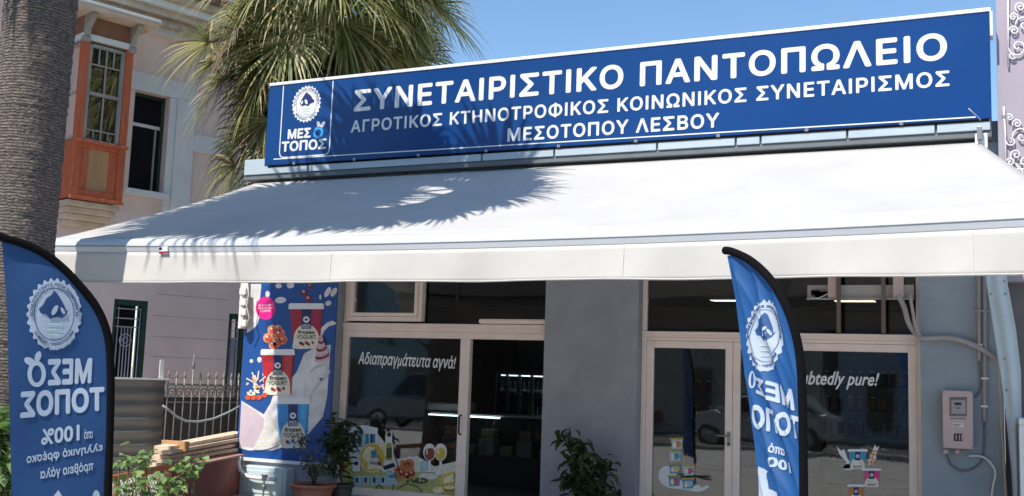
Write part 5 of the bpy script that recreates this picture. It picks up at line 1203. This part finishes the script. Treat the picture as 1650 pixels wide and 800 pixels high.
for k in range(6):
    p_ = WB + WD * (.05 + k * LL / 5.3); b = MB(); b.box(p_ + V((-.022, -.022, 0)), p_ + V((.022, .022, .54)), ORM); b.build('post', rl)
b = MB(); ME = mat('grey_wire', (0.28, 0.29, 0.28), .5, metal=.4)
k = 0.0
while k < LL:
    for sg in (1, -1):
        a_ = WB + WD * k; c_ = WB + WD * min(LL, max(0, k + sg * .42)); b.tube([a_ + V((0, 0, .13 if sg > 0 else .13)), c_ + V((0, 0, .54))], .004, ME, 4, False)
    k += .075
b.build('wire_mesh', rl)
PLANK = [mat('pale_timber', (0.66, 0.52, 0.38), .8, var=.15, scale=3, stretch=(6, 6, .6), dirt=.3, dirtcol=(0.32, 0.24, 0.17)), mat('aged_timber', (0.54, 0.43, 0.32), .8, var=.15, scale=3, stretch=(6, 6, .6), dirt=.3, dirtcol=(0.26, 0.19, 0.13))]
ends = [((262, 722), (386, 698), 'topmost pale timber plank of the stack beside the column'), ((262, 729), (386, 706), 'second timber plank from the top of the stack'), ((258, 737), (386, 714), 'third timber plank from the top of the stack'), ((256, 744), (386, 722), 'fourth timber plank down, just above the red wall'), ((254, 751), (386, 730), 'lowest timber plank of the stack on the red brown wall')]
for k, (a, c, lab) in enumerate(ends):
    off = -0.10 * (k % 2) - .04
    pa, pc = PY(a[0], a[1], 10.1 + off), PY(c[0], c[1], 12.5 + off)
    b = MB(); b.beam(pa, pc, .22, .042, PLANK[k % 2]); tag(b.build('timber_plank', bevel=.004), lab, 'plank', 'timber planks stacked on the low wall')
pa = PY(262, 712, 10.3); b = MB(); b.box(pa + V((-.02, 0, -.10)), pa + V((.38, .06, .02)), mat('orange_timber', (0.46, 0.25, 0.12), .8)); tag(b.build('timber_offcut', bevel=.004), 'short orange timber offcut by the iron fence foot', 'offcut')
# vines in front of the railing
def vine(label, pts, n, size, seed, spread=.07):
    R = random.Random(seed); P_ = [PD(*p) for p in pts]
    t_ = thing('vine_plant', V((P_[0].x, P_[0].y, 0)), label, 'vine')
    b = MB(); q = []
    for i in range(len(P_)):
        g = V((P_[i].x + R.uniform(-.1, .1), P_[i].y + .1, 0)); b.tube([g, (g + P_[i]) / 2 + V((R.uniform(-.08, .08), 0, 0)), P_[i]], [.01, .008, .005], STEM, 5)
        q += [P_[i], P_[i], P_[i] * .7 + P_[max(0, i - 1)] * .3]
    b.build('stem', t_); b = MB(); leaf_cloud(b, R, q, size, VIN, n, spread, aspect=.8, droop=.5); b.build('foliage', t_); return t_
vine('leafy green vine growing over the orange railing right of the left flag', [(195, 742, 8.3), (208, 748, 8.4), (225, 738, 8.5), (232, 732, 8.6), (200, 790, 8.2), (215, 775, 8.2), (240, 785, 8.3), (255, 770, 8.4), (268, 775, 8.4), (282, 768, 8.4), (296, 758, 8.5), (308, 752, 8.5), (312, 745, 8.6), (285, 790, 8.4), (262, 795, 8.3), (225, 800, 8.3), (238, 775, 8.4)], 210, .07, 4, .045)
vine('leafy green vine at the lower left edge beside the left flag', [(2, 690, 8.0), (8, 720, 8.0), (2, 745, 8.0), (10, 770, 8.0), (3, 795, 8.0), (14, 790, 8.1), (12, 745, 8.1), (-20, 720, 8), (-25, 770, 8), (6, 672, 8.0), (14, 700, 8.1)], 420, .085, 6, .08)

# ================================================================ ACROSS THE STREET (seen only as reflections in the shop glass)
def block(name, label, x0, x1, y, h, m, seed, floors):
    R = random.Random(seed); t_ = thing(name, ((x0 + x1) / 2, y - 5, 0), label, 'building')
    b = MB(); b.box((x0, y - 10, 0), (x1, y, h), m); b.box((x0 - .2, y - 10.2, h + .001), (x1 + .2, y + .35, h + .25), BAND); b.build('wall', t_)
    nw = int((x1 - x0) / 2.6); fh = h / floors
    for fl in range(floors):
        for k in range(nw):
            xx = x0 + (k + .5) * (x1 - x0) / nw; z = fl * fh + (.1 if fl == 0 else .9)
            b = MB(); b.box((xx - .55, y + .002, z), (xx + .55, y + .06, z + (2.3 if fl == 0 else 1.5)), mat('shutter_grey', (0.25, 0.30, 0.31), .6)); f_ = b.build('window', t_)
            b = MB(); b.box((xx - .45, y + .061, z + .1), (xx + .45, y + .07, z + (2.2 if fl == 0 else 1.4)), mat('window_dark', (0.02, 0.025, 0.03), .1)); b.build('pane', f_)
block('apartment_block', 'teal apartment block across the street, reflected in the shop glass', -40, -22, -16, 10.5, mat('teal_render', (0.28, 0.40, 0.40), .85), 1, 3)
block('apartment_block', 'cream apartment block across the street, reflected in the shop glass', -21.5, -6, -16, 9, mat('cream_render', (0.50, 0.44, 0.36), .85), 2, 3)
block('apartment_block', 'grey blue apartment block across the street behind the camera', -5.5, 9, -16, 11, mat('slate_render', (0.30, 0.36, 0.42), .85), 3, 3)

def car(label, x, y, colr, van=False):
    t_ = thing('parked_car', (x, y, 0), label, 'car', 'cars parked across the street')
    PNT = mat('car_paint_' + label.split()[0], colr, .25, coat=.6, var=.03); CG = mat('car_glass', (0.015, 0.018, 0.02), .05); TY = mat('tyre_rubber', (0.015, 0.015, 0.015), .9)
    h = .35 if van else 0
    low = [(-2.05, .32), (-2.1, .6), (-2.0, .88), (-1.1, .98), (1.75, 1.0), (2.0, .9), (2.05, .5), (1.98, .32)]
    b = MB(); b.prism([(x + p, y - .85, z) for p, z in low], (0, 1.7, 0), PNT); b.build('body', t_, bevel=.06)
    cab = [(-1.15, .981), (-.45, 1.42 + h), (1.1, 1.44 + h), (1.72, 1.001)]
    b = MB()
    n_ = len(cab); A_ = [(x + p, y - .80 + (z - .98) * .35, z) for p, z in cab]; B_ = [(x + p, y + .80 - (z - .98) * .35, z) for p, z in cab]
    b.add(A_ + B_, [(0, 1, 2, 3), (7, 6, 5, 4)] + [(i, i + 4, (i + 1) % 4 + 4, (i + 1) % 4) for i in range(4)], PNT); b.build('cabin', t_, bevel=.04)
    b = MB()
    for sg in (-1, 1):
        f_ = lambda p, z: (x + p, y + sg * (.815 - (z - .98) * .35), z)
        b.add([f_(-.85, 1.05), f_(-.42, 1.36 + h), f_(.3, 1.38 + h), f_(.3, 1.05)], [(0, 1, 2, 3)], CG); b.add([f_(.38, 1.05), f_(.38, 1.38 + h), f_(1.02, 1.38 + h), f_(1.45, 1.05)], [(0, 1, 2, 3)], CG)
    b.build('side_window', t_)
    for wx in (-1.3, 1.25):
        for sg in (-1, 1):
            b = MB(lambda p, wx=wx, sg=sg: V((x + wx + p.x, y + sg * .78 + p.z, .32 + p.y))); b.lathe([(.2, -.1), (.32, -.09), (.32, .09), (.2, .1)], (0, 0, 0), TY, 20); w_ = b.build('wheel', t_)
            b = MB(lambda p, wx=wx, sg=sg: V((x + wx + p.x, y + sg * .78 + p.z, .32 + p.y))); b.lathe([(.19, -.115), (.21, -.112), (.21, .112), (.19, .115)], (0, 0, 0), STEEL, 14); b.build('rim', w_)
    for sg in (-.6, .6): b = MB(); b.box((x - 2.1, y + sg - .16, .62), (x - 2.0, y + sg + .16, .78), WHITE); b.build('headlight', t_, bevel=.02)
car('silver car parked along the street, reflected in the right panes', -6.0, -5.0, (0.35, 0.36, 0.37))
car('red car parked along the street between the other two', -11.2, -5.0, (0.25, 0.03, 0.02))
car('blue grey van parked along the street, farthest along', -16.6, -5.0, (0.10, 0.14, 0.18), True)
R5 = random.Random(21)
LFT = [leafmat('street_tree_green', (0.05, 0.085, 0.025), 0.3), leafmat('street_tree_light_green', (0.09, 0.13, 0.04), 0.3)]
for x, lab in ((-8.6, 'leafy street tree across the street behind the silver and red cars'), (-14.0, 'leafy street tree across the street behind the red car and the van'), (-20.5, 'leafy street tree across the street beyond the van')):
    t_ = thing('street_tree', (x, -12.6, 0), lab, 'tree', 'street trees across the street')
    b = MB(); b.tube([(x, -12.6, 0), (x + .1, -12.6, 1.5), (x, -12.5, 3.2)], [.16, .12, .09], STEM, 10)
    lim = [V((x + R5.uniform(-1.6, 1.6), -12.6 + R5.uniform(-1.5, 1.5), 3.2 + R5.uniform(.2, 2.6))) for _ in range(16)]
    for p_ in lim: b.tube([(x, -12.5, 2.6), (V((x, -12.5, 3.0)) + p_) / 2, p_], [.06, .04, .015], STEM, 5)
    b.build('trunk', t_)
    b = MB(); leaf_cloud(b, R5, lim, .26, LFT, 900, .42, .5); b.build('crown', t_)
